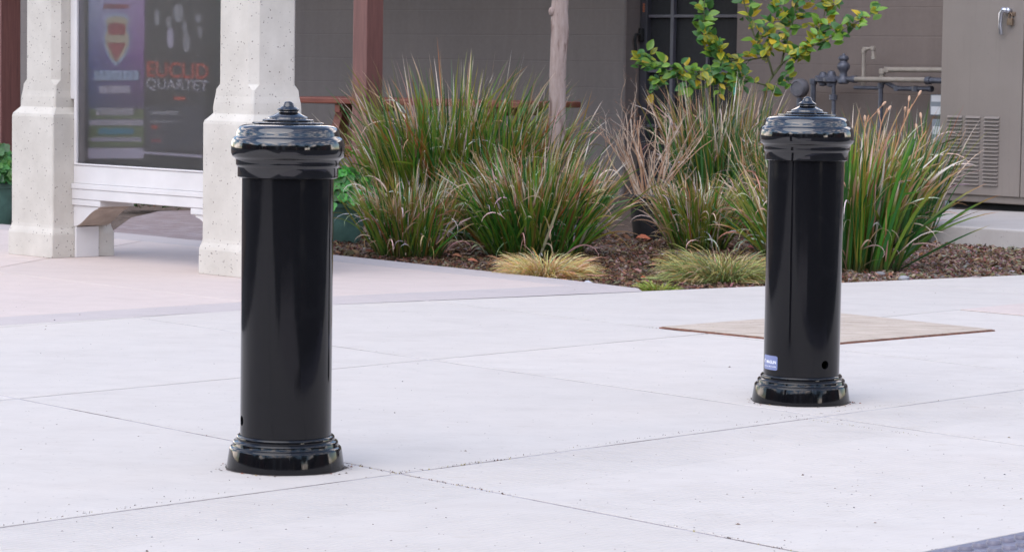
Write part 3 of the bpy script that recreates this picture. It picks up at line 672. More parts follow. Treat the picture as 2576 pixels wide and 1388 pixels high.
# ------------------------------------------------------------ concrete pad and utility cabinet
ZP = .085
pf0, pf1 = G(2345, 564.6, ZP), G(2576, 578.6, ZP)
ca = Vector((2.854, 18.6, 0)); cm = Matrix.Translation(ca) @ Matrix.Rotation(WA, 4, 'Z')
pd = (pf1 - pf0).normalized(); pl = pf0 - pd * 1.2; pr_ = pf1 + pd * 3.2
pad_poly = [t2(pl), t2(pr_), t2(pr_ + e2 * 3.2), t2(pl + e2 * 1.6)]
s = MB(); s.prism(pad_poly, -.08, ZP); tag(s.build('concrete_pad', M['band'] if False else concrete('pad_concrete', (.42, .385, .36)), bevel=.012, seg=3), 'raised pale concrete pad carrying the tan cabinet', 'concrete pad')
cab = thing('utility_cabinet', 'large tan metal utility cabinet with louvres and a locked silver handle', 'utility cabinet', (ca.x, ca.y, ZP), WA)
CI = cm.inverted()
def cab_xz(px, py):
    d = ray(px, py); c = Vector((0, 0, CAMH)); t = (ca - c).dot(e2) / d.dot(e2); q = CI @ (c + d * t); return q.x, q.z - ZP
wx = cab_xz(2571, 400)[0]; zb_ = cab_xz(2400, 487)[1]
s = MB(); s.box(0.004, wx + .9, .0, .75, .045, 2.1); s.build('body', M['cabinet'], cab, world=False, bevel=.008)
s = MB(); s.box(.03, wx + .85, .06, .7, .0, .046); s.build('plinth', M['shadowblack'], cab, world=False)
dr_ = MB(); dr_.box(0.0, wx, -.022, -.0015, zb_, 2.08); drob = dr_.build('door', M['cabinet'], cab, world=False, bevel=.004)
dr_ = MB(); dr_.box(wx + .008, wx + .89, -.022, -.0015, zb_, 2.08); dr_.build('door', M['cabinet'], cab, world=False, bevel=.004)
# louvres, three columns of pressed hoods
ltop = 294; lbot = 458
for (xa, xb, ya, yb_) in ((2389, 2427, 290, 466), (2435, 2472, 291.5, 468), (2482, 2520, 293, 470)):
    xl, z1 = cab_xz(xa, ya); xr, _ = cab_xz(xb, ya); _, z0 = cab_xz(xa, yb_)
    nlo = 19; st = (z1 - z0) / nlo; s = MB(); s2 = MB()
    for k in range(nlo):
        zt_ = z1 - k * st; h = st * .62
        s.add([(xl, -.0222, zt_), (xr, -.0222, zt_), (xr - .002, -.036, zt_ - h), (xl + .002, -.036, zt_ - h), (xl, -.0222, zt_ - h), (xr, -.0222, zt_ - h)], [(0, 3, 2, 1), (0, 4, 3), (1, 2, 5)])
        s2.add([(xl + .002, -.0226, zt_ - h * .8), (xr - .002, -.0226, zt_ - h * .8), (xr - .002, -.0226, zt_ - h - st * .14), (xl + .002, -.0226, zt_ - h - st * .14)], [(0, 3, 2, 1)])
    lo_ = s.build('louvre_column', M['cabinet'], drob, world=False); 
    s2.build('louvre_slot', M['shadowblack'], drob, world=False)
hx, hz1 = cab_xz(2529, 24); hx2, hz0 = cab_xz(2540, 88)
s = MB(); s.tube([(hx + .055, -.023, hz1 - .012), (hx + .055, -.06, hz1 - .008)], .018, 12)
s.tube([(hx + .06, -.062, hz1 - .010), (hx + .03, -.064, hz1 - .004), (hx + .012, -.064, hz1 - .03), (hx + .008, -.062, hz0 + .06), (hx + .012, -.058, hz0 + .01), (hx + .016, -.052, hz0)], [.016, .018, .016, .0135, .013, .009], 10)
s.build('handle', M['chrome'], drob, world=False, smooth=True)
s = MB(); s.box(hx + .055, hx + .095, -.055, -.035, hz1 - .105, hz1 - .06); s.tube([(hx + .063, -.045, hz1 - .06), (hx + .063, -.045, hz1 - .035), (hx + .075, -.045, hz1 - .026), (hx + .087, -.045, hz1 - .035), (hx + .087, -.045, hz1 - .06)], .004, 8)
s.box(hx + .06, hx + .10, -.035, -.0225, hz1 - .045, hz1 - .02)
tag(s.build('padlock', M['brass'], None if False else drob, world=False, bevel=.003))

# ------------------------------------------------------------ gas pipes and meters at the wall
gp = thing('gas_piping', 'grey and tan gas pipes with valves along the wall beside the cabinet', 'gas pipes', tuple(Q(2110, 230, 19.6)))
def W(px, py, yl=-.22):
    d = ray(px, py); c = Vector((0, 0, CAMH)); t = ((W0 + e2 * yl) - c).dot(e2) / d.dot(e2); return c + d * t
def pipe(name, pts, r_, mat, fit=True, yl=-.22):
    r_ *= .84; s = MB(); P_ = [W(a, b, yl) for a, b in pts]; s.tube(P_, r_, 12)
    if fit:
        for p in P_[1:-1]: s.lathe([(r_ * 1.1, -r_ * 1.1), (r_ * 1.35, -r_), (r_ * 1.45, 0), (r_ * 1.35, r_), (r_ * 1.1, r_ * 1.1)], p.x, p.y, p.z, 12)
        for p, q in ((P_[0], P_[1]), (P_[-1], P_[-2])):
            d = (q - p).normalized(); s.tube([p, p + d * r_ * 1.8], r_ * 1.3, 12)
    return s.build(name, mat, gp, autos=40)
pipe('tan_pipe', [(2420, 177), (2232, 176), (2220, 180), (2218, 205)], .021, M['pipe_tan'])
pipe('tan_pipe', [(2420, 204), (2336, 202), (2152, 200)], .022, M['pipe_tan'], False, -.26)
pipe('grey_pipe', [(2420, 204), (2330, 203)], .025, M['pipe_grey'], True, -.27)
pipe('grey_pipe', [(2345, 224), (2256, 223), (2226, 206), (2216, 215), (2214, 330)], .02, M['pipe_grey'])
pipe('grey_pipe', [(2214, 222), (2150, 221)], .016, M['pipe_grey'], False)
pipe('grey_pipe', [(2155, 200), (2120, 200), (2060, 198), (2046, 206), (2044, 300)], .024, M['pipe_grey'])
pipe('tan_pipe', [(2172, 215), (2173, 130), (2176, 124), (2196, 122), (2198, 150)], .016, M['pipe_tan'], True, -.2)
s = MB(); c = W(2121, 205); pr2 = [(.03, 0), (.042, .01), (.044, .03), (.034, .045), (.030, .055), (.026, .08), (.032, .095), (.044, .11), (.047, .13), (.040, .145), (.030, .152), (.026, .165), (.036, .175), (.038, .185), (.030, .20), (.012, .205), (.010, .215), (.002, .217)]
s.lathe(pr2, c.x, c.y, c.z - .02, 20); s.build('valve', M['pipe_grey'], gp, autos=40)
s = MB()
for px, py, rr2 in ((2070, 200, .055), (2091, 200, .062)):
    c = W(px, py); s.lathe([(.01, -rr2 * .9), (rr2 * .5, -rr2 * .8), (rr2 * .55, -rr2 * .45), (rr2, -rr2 * .25), (rr2, rr2 * .15), (rr2 * .6, rr2 * .4), (rr2 * .4, rr2 * .9), (.01, rr2)], c.x, c.y, c.z, 20)
s.build('regulator', M['pipe_grey'], gp, autos=40)
pipe('grey_pipe', [(2097, 205), (2097, 330)], .018, M['pipe_grey'])
for px, py in ((2092, 245), (2300, 224)):
    s = MB(); c = W(px + 4, py); s.lathe([(.019, -.02), (.03, -.018), (.03, .018), (.019, .02)], c.x, c.y, c.z, 8); s.build('union_nut', M['pipe_grey'], gp)
# round meter
c = W(2012, 222, -.2); mt = thing('gas_meter', 'round grey blue gas meter low on the wall behind the plants', 'gas meter', (c.x, c.y, 0))
MR = Matrix.Rotation(WA, 4, 'Z') @ Matrix.Rotation(R(90), 4, 'X') @ Matrix.Scale(.8, 4); s = MB(); s.lathe([(.01, -.05), (.07, -.05), (.085, -.03), (.085, .03), (.078, .045), (.062, .05), (.06, .042), (.01, .042)], c.x, c.y, c.z, 28, MR)
s.build('body', simple('meter_grey', (.13, .125, .14), .6, .25, 16), mt, autos=40)
s = MB(); s.tube([(c.x, c.y, c.z - .07), (c.x, c.y, 0)], .022, 10); s.build('pipe', M['pipe_grey'], mt)
# utility meter box left of the cabinet
ub = thing('meter_box', 'grey wall box with white notices, half hidden by the tan cabinet', 'meter box', tuple(W(2360, 330, -.12).to_2d()) + (0,), WA)
UM = Matrix.Translation(ub.location) @ Matrix.Rotation(WA, 4, 'Z')
b0, b1 = W(2340, 238, -.2), W(2372, 292, -.2); c0, c1_ = W(2344, 300, -.2), W(2372, 395, -.2)
UI = UM.inverted(); a_, b_ = UI @ b0, UI @ b1
s = MB(); s.box(a_.x, b_.x + .15, -.08, .1, b_.z, a_.z); s.build('upper_box', M['util_grey'], ub, world=False, bevel=.006)
a2_, b2_ = UI @ c0, UI @ c1_; s = MB(); s.box(a2_.x, b2_.x + .15, -.08, .1, b2_.z, a2_.z); s.tube([(a2_.x + .12, 0, b2_.z), (a2_.x + .12, 0, 0)], .04, 10); s.build('lower_box', M['util_grey'], ub, world=False, bevel=.006)
for (z1, z0, x0) in ((W(2345, 268, -.2).z, W(2345, 288, -.2).z, a_.x + .012), (W(2345, 318, -.2).z, W(2345, 338, -.2).z, a2_.x + .012), (W(2345, 240, -.2).z, W(2345, 256, -.2).z, a_.x + .012)):
    s = MB(); s.box(x0, x0 + .14, -.0815, -.0802, z0, z1); s.build('notice', M['paper'], ub, world=False)

# ------------------------------------------------------------ plants
def lerp3(a, b, t): t = min(1, max(0, t)); return tuple(a[i] + (b[i] - a[i]) * t for i in range(3))
GRN = [(.016, .066, .010), (.026, .10, .012), (.040, .135, .014), (.068, .155, .016), (.12, .18, .02), (.020, .085, .018)]
GRN_G = [(.024, .078, .024), (.036, .10, .03), (.05, .12, .038), (.04, .10, .022)]
ORG = [(.38, .12, .02), (.40, .20, .03), (.30, .09, .02), (.48, .25, .10), (.28, .20, .03)]
TAN = [(.66, .48, .33), (.76, .62, .50), (.56, .35, .20), (.44, .27, .16), (.84, .76, .66)]
def blade(mb, base, az, lean, Ln, w_, curl, twist, cols, seg=9, kink=None):
    d = Vector((math.cos(az), math.sin(az), 0)); side = Vector((-math.sin(az), math.cos(az), 0)); p = Vector(base); th = lean; v = []; cc = []
    for i in range(seg + 1):
        t = i / seg; tan = d * math.sin(th) + Vector((0, 0, 1)) * math.cos(th); nn = side.cross(tan)
        wd = w_ * (.62 + .38 * min(1, t * 3)) * max(0., 1 - t ** 3.2) * .5; sd_ = side * math.cos(twist * (1 + t * .5)) + nn * math.sin(twist * (1 + t * .5))
        c = cols(t)
        if i < seg: v += [p + sd_ * wd, p - sd_ * wd]; cc += [c, c]
        else: v.append(p); cc.append(c)
        p = p + tan * (Ln / seg); th = lean + curl * ((i + 1) / seg) ** 2
        if kink and t > kink[0]: th += kink[1]
        if p.z < .0 and i > 1: th = min(th, R(88))
    f = [(2 * i, 2 * i + 1, 2 * i + 3, 2 * i + 2) for i in range(seg - 1)] + [(2 * seg - 2, 2 * seg - 1, 2 * seg)]
    mb.add(v, f, cc)
def clump(name, label, bx, by, n, Hh, r0, lean_max, wd, seed, ndry=60, bias=(0, 0), pal=GRN, tipf=.55, hvar=.35, cat='ornamental grass', group='strap leaved grass clumps in the bed', squash=1., yellow=0.):
    rg = random.Random(seed); c = G(bx, by); root = thing(name, label, cat, (c.x, c.y, -.03), 0, group)
    g_ = MB(); d_ = MB()
    for k in range(n):
        q = rg.random() ** .5; a = rg.uniform(0, 6.283); px = c.x + math.cos(a) * r0 * q; py = c.y + math.sin(a) * r0 * q * squash
        ln = abs(rg.gauss(0, .42)) * lean_max * .55 + q * lean_max * .62 * rg.uniform(.6, 1.1); az = a + rg.gauss(0, .5)
        dx = math.cos(az) * ln + bias[0]; dy = math.sin(az) * ln + bias[1]; az = math.atan2(dy, dx); ln = min(1.45, math.hypot(dx, dy))
        Ln = Hh * rg.uniform(1 - hvar, 1.0) * (1.12 - .12 * q)
        b = rg.choice(pal); m_ = rg.uniform(.9, 2.0); b = tuple(x * m_ for x in b)
        if rg.random() < yellow + .22: b = (.19 * rg.uniform(.7, 1.3), .22 * rg.uniform(.8, 1.2), .03)
        u_ = rg.random()
        if u_ < .05: b = (.26 * rg.uniform(.7, 1.3), .11 * rg.uniform(.7, 1.3), .03)
        elif u_ < .10: b = tuple(x * rg.uniform(.6, .9) for x in rg.choice(TAN))
        og = rg.choice(ORG); tn = rg.choice(TAN); hastip = rg.random() < tipf; t0 = 1 - .34 * rg.random() ** 2.0 - .04; mute = rg.uniform(.2, .7)
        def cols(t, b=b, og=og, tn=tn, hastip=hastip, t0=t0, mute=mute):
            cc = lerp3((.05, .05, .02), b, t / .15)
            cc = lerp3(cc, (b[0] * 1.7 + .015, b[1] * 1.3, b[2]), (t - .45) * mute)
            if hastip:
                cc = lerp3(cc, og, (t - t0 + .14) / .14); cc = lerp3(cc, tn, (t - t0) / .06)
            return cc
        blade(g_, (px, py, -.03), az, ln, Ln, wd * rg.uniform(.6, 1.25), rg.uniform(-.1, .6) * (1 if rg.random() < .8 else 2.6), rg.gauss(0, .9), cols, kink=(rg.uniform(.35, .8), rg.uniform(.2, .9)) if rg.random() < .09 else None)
    for k in range(int(ndry * 1.5)):
        q = rg.uniform(.2, 1.1); a = rg.uniform(0, 6.283); hz_ = rg.random() ** 1.3 * Hh * .55
        px = c.x + math.cos(a) * (r0 * q + hz_ * .35 * lean_max) + bias[0] * hz_; py = c.y + math.sin(a) * (r0 * q + hz_ * .35 * lean_max) + bias[1] * hz_
        tn = rg.choice(TAN); tn = tuple(x * rg.uniform(.7, 1.15) for x in tn)
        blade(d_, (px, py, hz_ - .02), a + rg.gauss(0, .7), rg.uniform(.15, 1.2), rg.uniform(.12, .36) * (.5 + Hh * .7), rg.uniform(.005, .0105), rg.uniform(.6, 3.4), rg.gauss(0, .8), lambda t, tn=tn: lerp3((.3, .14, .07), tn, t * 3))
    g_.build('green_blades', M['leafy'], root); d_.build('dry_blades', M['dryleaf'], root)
    return root
clump('grass_clump', 'tallest strap leaved clump, at the back left against the grey wall by the red post', 1130, 588, 640, 1.10, .27, .55, .015, 11, 90, (-.02, 0), hvar=.5, tipf=.45, yellow=.1)
clump('grass_clump', 'olive strap leaved clump leaning over the red post, behind the smaller front left clump', 1030, 590, 240, .88, .15, .62, .012, 12, 50, (-.12, 0), hvar=.4, yellow=.35)
clump('grass_clump', 'mid green strap leaved clump between the tall back clump and the thin tree trunk', 1275, 592, 500, .94, .27, .5, .013, 13, 110, (.03, 0), hvar=.5, tipf=.45)
clump('grass_clump', 'small front left clump beside the green pot, with curled white dead leaves', 1030, 634, 380, .50, .17, .60, .010, 14, 150, (0, 0), tipf=.75, hvar=.4, yellow=.3)
clump('grass_clump', 'broad front clump fanning out wide in the middle of the bed', 1345, 634, 760, .66, .24, .84, .0125, 15, 190, (.02, 0), tipf=.65, hvar=.4)
clump('grass_clump', 'upright grey green clump below the lemon bush, at the back right', 1800, 572, 430, .98, .22, .32, .013, 16, 140, (0, 0), pal=GRN_G + GRN[:2], tipf=.65, hvar=.35)
clump('grass_clump', 'small front right clump beside the black pot of dead stems', 1755, 617, 400, .47, .15, .70, .010, 17, 140, (0, 0), tipf=.75, hvar=.4, yellow=.25)
clump('grass_clump', 'wide bladed clump leaning right, just behind the bollard with the label', 2150, 668, 460, .82, .22, .37, .018, 18, 90, (.05, 0), tipf=.5, hvar=.45, yellow=.2, squash=.8)
clump('grass_clump', 'dark green clump in front of the gas pipes, behind the wide bladed clump', 2260, 600, 280, .84, .18, .42, .011, 19, 40, (.0, 0), pal=[GRN[0], GRN[5]], tipf=.3, hvar=.4)
clump('grass_clump', 'tall thin clump with dry curled tips showing just left of the labelled bollard cap', 1960, 596, 240, .78, .17, .35, .012, 21, 120, (0, 0), pal=GRN_G + GRN[:2], tipf=.7, hvar=.4)
clump('grass_clump', 'half hidden clump spreading left from behind the bollard with the label', 1985, 632, 210, .58, .15, .8, .012, 20, 80, (-.1, 0), tipf=.65, hvar=.4, yellow=.3)
_lb = MB(); rg = random.Random(55); _o = G(2185, 664)
for k in range(26):
    g0 = rg.choice(GRN); tn = rg.choice(ORG)
    blade(_lb, _o + Vector((rg.uniform(-.05, .14), rg.uniform(-.08, .08), -.03)), rg.gauss(.15, .45), rg.uniform(.55, 1.05), rg.uniform(.45, .75), .017, rg.uniform(.1, .5), rg.gauss(0, .8), lambda t, g0=g0, tn=tn: lerp3(g0, tn, (t - .8) / .15))
_c = [o for o in bpy.data.objects if o.get('label', '').startswith('wide bladed clump leaning')][0]
_lb.build('low_blades', M['leafy'], _c)
# low blade fan on the right of the wide clump, crossing the kerb
rg = random.Random(5)

def mound(name, label, bx, by, n, rad, Hh, pal, seed, wd=.0035, bias=(0, 0)):
    rg = random.Random(seed); c = G(bx, by); g_ = MB()
    for k in range(n):
        q = rg.random() ** .6; a = rg.uniform(0, 6.283); px = c.x + math.cos(a) * rad * q * .55; py = c.y + math.sin(a) * rad * q * .4
        cl = rg.choice(pal); cl = tuple(x * rg.uniform(.7, 1.25) for x in cl)
        dx = math.cos(a) * (.3 + q) + bias[0] + rg.gauss(0, .3); dy = math.sin(a) * (.3 + q) + rg.gauss(0, .3)
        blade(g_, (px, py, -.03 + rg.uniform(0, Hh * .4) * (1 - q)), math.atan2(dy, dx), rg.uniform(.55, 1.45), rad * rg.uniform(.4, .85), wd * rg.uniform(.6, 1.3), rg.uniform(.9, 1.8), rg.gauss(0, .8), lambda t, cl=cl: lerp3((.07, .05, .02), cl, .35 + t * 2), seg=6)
    return tag(g_.build(name, M['dryleaf']), label, 'grass tuft', 'low grass tufts at the bed edge')
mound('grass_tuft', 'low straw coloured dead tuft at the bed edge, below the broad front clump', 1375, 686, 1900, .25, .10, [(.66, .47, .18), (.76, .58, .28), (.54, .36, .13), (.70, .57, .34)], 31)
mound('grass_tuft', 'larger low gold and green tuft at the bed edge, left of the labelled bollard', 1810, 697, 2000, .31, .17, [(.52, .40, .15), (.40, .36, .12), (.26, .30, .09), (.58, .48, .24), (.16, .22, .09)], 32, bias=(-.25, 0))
mound('grass_tuft', 'smallest yellow green tuft at the very edge of the bed', 1655, 722, 420, .115, .06, [(.30, .34, .05), (.22, .30, .05), (.38, .36, .10)], 33)

# lemon bush
def leaf(mb, base, d, up, Ln, wd, cb, ce, fold=.35, droop=.25):
    d = d.normalized(); s_ = d.cross(up); s_ = s_.normalized() if s_.length > 1e-3 else Vector((1, 0, 0)); n_ = s_.cross(d)
    ts = (0, .12, .35, .6, .82, 1.0); ws = (.04, .5, 1, .92, .52, .0); v = []; cc = []; p = Vector(base)
    for t, w_ in zip(ts, ws):
        c = p + d * (Ln * t) - n_ * (droop * Ln * t * t); e = n_ * (fold * wd * w_ * .5)
        v += [c + s_ * (wd * w_ * .5) + e, c, c - s_ * (wd * w_ * .5) + e]; cc += [ce, cb, ce]
    f = []
    for i in range(5):
        a = 3 * i; f += [(a, a + 3, a + 4, a + 1), (a + 1, a + 4, a + 5, a + 2)]
    mb.add(v, f, cc)
D0 = 17.9
lem = thing('lemon_bush', 'lemon bush with glossy green and yellow leaves in front of the dark door', 'shrub', tuple(G(1921, 565)))
br = [([(1915, 560), (1918, 400), (1921, 300), (1923, 268), (1927, 215), (1945, 190), (1965, 164)], .016, .009, 0, 0.),
      ([(1965, 164), (1990, 140), (2040, 118), (2090, 95), (2130, 70), (2165, 52), (2198, 32)], .007, .002, 30, -.1),
      ([(1965, 164), (1975, 120), (1985, 80), (1998, 40), (2003, 0), (2008, -60), (2012, -130)], .008, .003, 30, .1),
      ([(1945, 190), (1931, 143), (1905, 110), (1890, 70), (1878, 30), (1865, -20), (1850, -120)], .008, .003, 26, -.05),
      ([(1931, 143), (1880, 152), (1830, 152), (1795, 138), (1778, 100), (1770, 60), (1772, 10), (1775, -70)], .006, .002, 46, 0.),
      ([(1927, 215), (1880, 203), (1820, 188), (1760, 180), (1700, 172), (1650, 165), (1615, 160)], .006, .002, 40, -.15),
      ([(1720, 176), (1690, 190), (1655, 200), (1640, 212)], .004, .002, 12, -.15),
      ([(2040, 118), (2058, 85), (2072, 45), (2080, 5), (2085, -50)], .004, .002, 24, .0),
      ([(1905, 110), (1930, 80), (1950, 50), (1960, 10), (1965, -60)], .004, .002, 20, .08),
      ([(1830, 152), (1812, 128), (1798, 100)], .003, .0015, 10, -.1),
      ([(1880, 152), (1850, 165), (1815, 172), (1790, 195)], .003, .0015, 12, -.12),
      ([(2040, 118), (2020, 130), (2000, 150)], .003, .0015, 10, -.1),
      ([(1975, 120), (1950, 108), (1925, 120)], .003, .0015, 10, -.1),
      ([(1880, 203), (1840, 216), (1795, 222)], .003, .0015, 10, -.12),
      ([(1760, 180), (1742, 205), (1725, 228)], .003, .0015, 9, -.15),
      ([(1650, 165), (1630, 145), (1618, 132)], .003, .0015, 7, -.15),
      ([(1927, 225), (1950, 218), (1972, 198)], .003, .0015, 7, -.05),
      ([(2003, 0), (2040, -10), (2075, -12), (2100, 0)], .003, .0015, 12, 0.)]
rg = random.Random(42); st = MB(); lf = MB()
for pts, ra, rb, nl, dz in br:
    P_ = []
    for i, (a, b) in enumerate(pts): P_.append(Q(a, b, D0 + dz * i / max(1, len(pts) - 1) + rg.uniform(-.03, .03)))
    k = len(P_); st.tube(P_, [ra + (rb - ra) * i / (k - 1) for i in range(k)], 6)
    nl = int(nl * 2.4)
    for q in range(nl):
        t = (q + rg.random()) / nl; t = .12 + .88 * t; x = t * (k - 1); i = min(k - 2, int(x)); p = P_[i].lerp(P_[i + 1], x - i); tg = (P_[i + 1] - P_[i]).normalized()
        a = rg.uniform(0, 6.28); o = Vector((math.cos(a), math.sin(a) * .8, rg.uniform(-.5, .7))); p = p + Vector((rg.gauss(0, .022), rg.gauss(0, .03), rg.gauss(0, .022))); d = (tg * rg.uniform(.2, .9) + o).normalized()
        if t > .93: d = (tg + o * .5).normalized()
        yl_ = rg.random(); pxx = pts[min(i, len(pts) - 1)][0]
        thr = .17 if pxx < 1790 else .40
        if yl_ < thr * .38: cb = (.52, .36, .02); ce = (.60, .43, .03)
        elif yl_ < thr: cb = (.17, .22, .02); ce = (.42, .36, .02)
        elif yl_ < .62: cb = (.13, .27, .03); ce = (.20, .33, .04)
        else: cb = (.045, .14, .03); ce = (.07, .18, .035)
        m_ = rg.uniform(.8, 1.15); cb = tuple(c * m_ for c in cb); ce = tuple(c * m_ for c in ce)
        Ln = rg.uniform(.052, .088); leaf(lf, p + d * .008, d, Vector((rg.uniform(-.5, .5), -.75, rg.uniform(.2, 1))), Ln, Ln * rg.uniform(.5, .66), cb, ce, rg.uniform(.1, .6), rg.uniform(0, .5))
st.build('branches', M['twig'], lem, smooth=True); lf.build('leaves', M['citrus'], lem, smooth=True)
# small teal plant tag
a_ = Q(1750 * .8944 + 1463 * .8944 / 4.626, 1180 / 4.626 * .8944, 17.6); s = MB(); s.box(a_.x - .008, a_.x + .008, a_.y, a_.y + .002, a_.z - .025, a_.z + .02); s.tube([(a_.x, a_.y + .001, a_.z - .025), (a_.x, a_.y + .001, -.03)], .002, 6)
tag(s.build('plant_tag', simple('teal_plastic', (.01, .22, .16), .4)), 'small teal plant tag showing among the grass below the lemon bush', 'plant tag')

# young tree trunk
tb0 = G(1402, 596); DT = tb0.y
tree = thing('young_tree', 'slim young tree with pale brown bark, standing behind the broad front clump', 'tree', tuple(tb0))
P_ = [tb0 + Vector((0, 0, -.05))] + [Q(x, y, DT) for x, y in ((1402, 500), (1400, 400), (1401, 330), (1402, 250), (1404, 160), (1409, 80), (1407, 30), (1411, -20))]
top_ = P_[-1]; P_ += [Vector((top_.x + .02, top_.y, 1.8)), Vector((top_.x + .03, top_.y + .05, 2.4)), Vector((top_.x, top_.y + .02, 3.0))]
rad = [.066, .058, .052, .051, .050, .049, .053, .051, .048, .038, .03, .02]
s = MB(); s.tube(P_, rad, 14)
s.lathe([(.002, -.03), (.018, -.02), (.024, 0), (.018, .02), (.002, .03)], P_[7].x - .04, P_[7].y - .02, P_[7].z, 10)
s.build('trunk', M['bark'], tree, smooth=True)
s = MB(); lf = MB(); rg = random.Random(9)
for k in range(12):
    a = rg.uniform(0, 6.28); z = rg.uniform(1.9, 3.0); b0_ = Vector((top_.x, top_.y, z)); tip = b0_ + Vector((math.cos(a) * rg.uniform(.4, .9), math.sin(a) * rg.uniform(.4, .9), rg.uniform(.3, .9))); s.tube([b0_, b0_.lerp(tip, .5) + Vector((0, 0, .05)), tip], [.014, .009, .004], 6)
    for q in range(55):
        p = b0_.lerp(tip, rg.uniform(.3, 1.1)) + Vector((rg.gauss(0, .12), rg.gauss(0, .12), rg.gauss(0, .12))); d = Vector((rg.gauss(0, 1), rg.gauss(0, 1), rg.gauss(-.2, .6))); g0 = rg.choice(GRN); leaf(lf, p, d, Vector((0, 0, 1)), .07, .035, g0, g0)
s.build('limbs', M['bark'], tree, smooth=True); lf.build('crown', M['citrus'], tree)

# pots
def pot(name, label, x, y, r_, h, mat, cat='plant pot', group=None):
    c = G(x, y); root = thing(name, label, cat, (c.x, c.y, -.03), 0, group); s = MB()
    s.lathe([(r_ * .70, 0), (r_ * .74, .01), (r_ * .88, h * .45), (r_ * .96, h * .82), (r_ * .98, h * .86), (r_ * 1.04, h * .88), (r_ * 1.05, h * .97), (r_ * 1.0, h), (r_ * .93, h * .99), (r_ * .90, h * .9), (.01, h * .9)], c.x, c.y, -.03, 40)
    s.build('shell', mat, root, autos=50)
    return root, c
def geranium(root, c, h, R_, n, seed, pal, yo=0):
    rg = random.Random(seed); lf = MB(); sm_ = MB()
    for k in range(n):
        a = rg.uniform(0, 6.28); q = rg.random() ** .5; x = c.x + math.cos(a) * R_ * q; y = c.y + math.sin(a) * R_ * q; z = h + (1 - q * q) * R_ * .95 * rg.uniform(.35, 1.05) + rg.uniform(-.03, .03)
        r_ = rg.uniform(.02, .036); nrm = Vector((math.cos(a) * q + rg.gauss(0, .35), math.sin(a) * q - .5 + rg.gauss(0, .35), .75)).normalized(); u_ = nrm.cross(Vector((0, 0, 1))); u_ = u_.normalized() if u_.length > .1 else Vector((1, 0, 0)); w_ = nrm.cross(u_)
        cl = rg.choice(pal); cl = tuple(t_ * rg.uniform(.7, 1.2) for t_ in cl); v = [Vector((x, y, z)) - nrm * r_ * .25]; cc = [tuple(t_ * .8 for t_ in cl)]
        for j in range(14):
            an = j / 14 * 6.283; rr2 = r_ * (1 + .14 * math.cos(an * 5)) ; v.append(Vector((x, y, z)) + u_ * math.cos(an) * rr2 + w_ * math.sin(an) * rr2 + nrm * (r_ * .12 * math.sin(an * 5))); cc.append(cl)
        lf.add(v, [(0, 1 + j, 1 + (j + 1) % 14) for j in range(14)], cc)
        if k % 4 == 0: sm_.tube([(c.x + (x - c.x) * .3, c.y + (y - c.y) * .3, h - .06), (x, y, z)], .003, 5)
    lf.build('leaves', M['citrus'], root, smooth=True); sm_.build('stems', M['twig'], root)
GP = [(.07, .32, .035), (.05, .22, .03), (.12, .40, .06), (.035, .15, .02)]
r_, c = pot('potted_geranium', 'green glazed pot with bright green geranium, right of the unlabelled bollard', 852, 596, .165, .235, M['pot_green'], 'potted plant', 'glazed pots with geraniums')
geranium(r_, c + Vector((.03, 0, 0)), .21, .21, 260, 3, GP)
r_, c = pot('potted_geranium', 'green glazed pot with geranium, at the left edge beside the kiosk pillar', -25, 556, .17, .27, M['pot_green'], 'potted plant', 'glazed pots with geraniums')
geranium(r_, c + Vector((.0, 0, 0)), .27, .23, 300, 4, [(.05, .17, .03), (.03, .11, .02), (.09, .2, .04)])
r_, c = pot('potted_dead_shrub', 'black plastic pot full of bare dead stems, between two clumps in the bed', 1630, 590, .115, .27, M['pot_black'], 'potted plant')
rg = random.Random(77); s = MB(); tw = MB()
DTN = [(.74, .56, .42), (.64, .44, .30), (.80, .66, .53), (.54, .31, .19)]
def stem(p, d, Ln, r_, depth, cl):
    pts = [p]; k = 6; rr2 = [r_]
    for i in range(k):
        d = (d + Vector((rg.gauss(0, .13), rg.gauss(0, .13), rg.gauss(.03, .07)))).normalized(); p = p + d * (Ln / k); pts.append(p); rr2.append(r_ * (1 - .55 * (i + 1) / k))
        if depth and i > 1 and rg.random() < .62: stem(p, (d + Vector((rg.gauss(0, .5), rg.gauss(0, .4), rg.uniform(0, .5)))).normalized(), Ln * rg.uniform(.25, .5), rr2[-1] * .75, depth - 1, tuple(x * .8 for x in rg.choice(DTN)))
    s.tube(pts, rr2, 5, cl)
    if not depth:
        for j in range(3): 
            a = rg.uniform(0, 6.28); leaf(tw, pts[-1] + Vector((rg.gauss(0, .008), rg.gauss(0, .008), rg.gauss(0, .01))), Vector((math.cos(a), math.sin(a), .3)), Vector((0, 0, 1)), .014, .007, (.34, .16, .10), (.34, .16, .10))
for k in range(34):
    a = rg.uniform(0, 6.28); q = rg.random() ** .5 * .085; p = Vector((c.x + math.cos(a) * q, c.y + math.sin(a) * q, .20)); d = Vector((math.cos(a) * .42 + rg.gauss(.02, .22), math.sin(a) * .3, 1)).normalized(); cl = rg.choice(DTN)
    stem(p, d, rg.uniform(.28, .54), rg.uniform(.0042, .0062), 2, cl)
s.build('dead_stems', M['dryleaf'], r_); tw.build('dead_leaves', M['dryleaf'], r_)

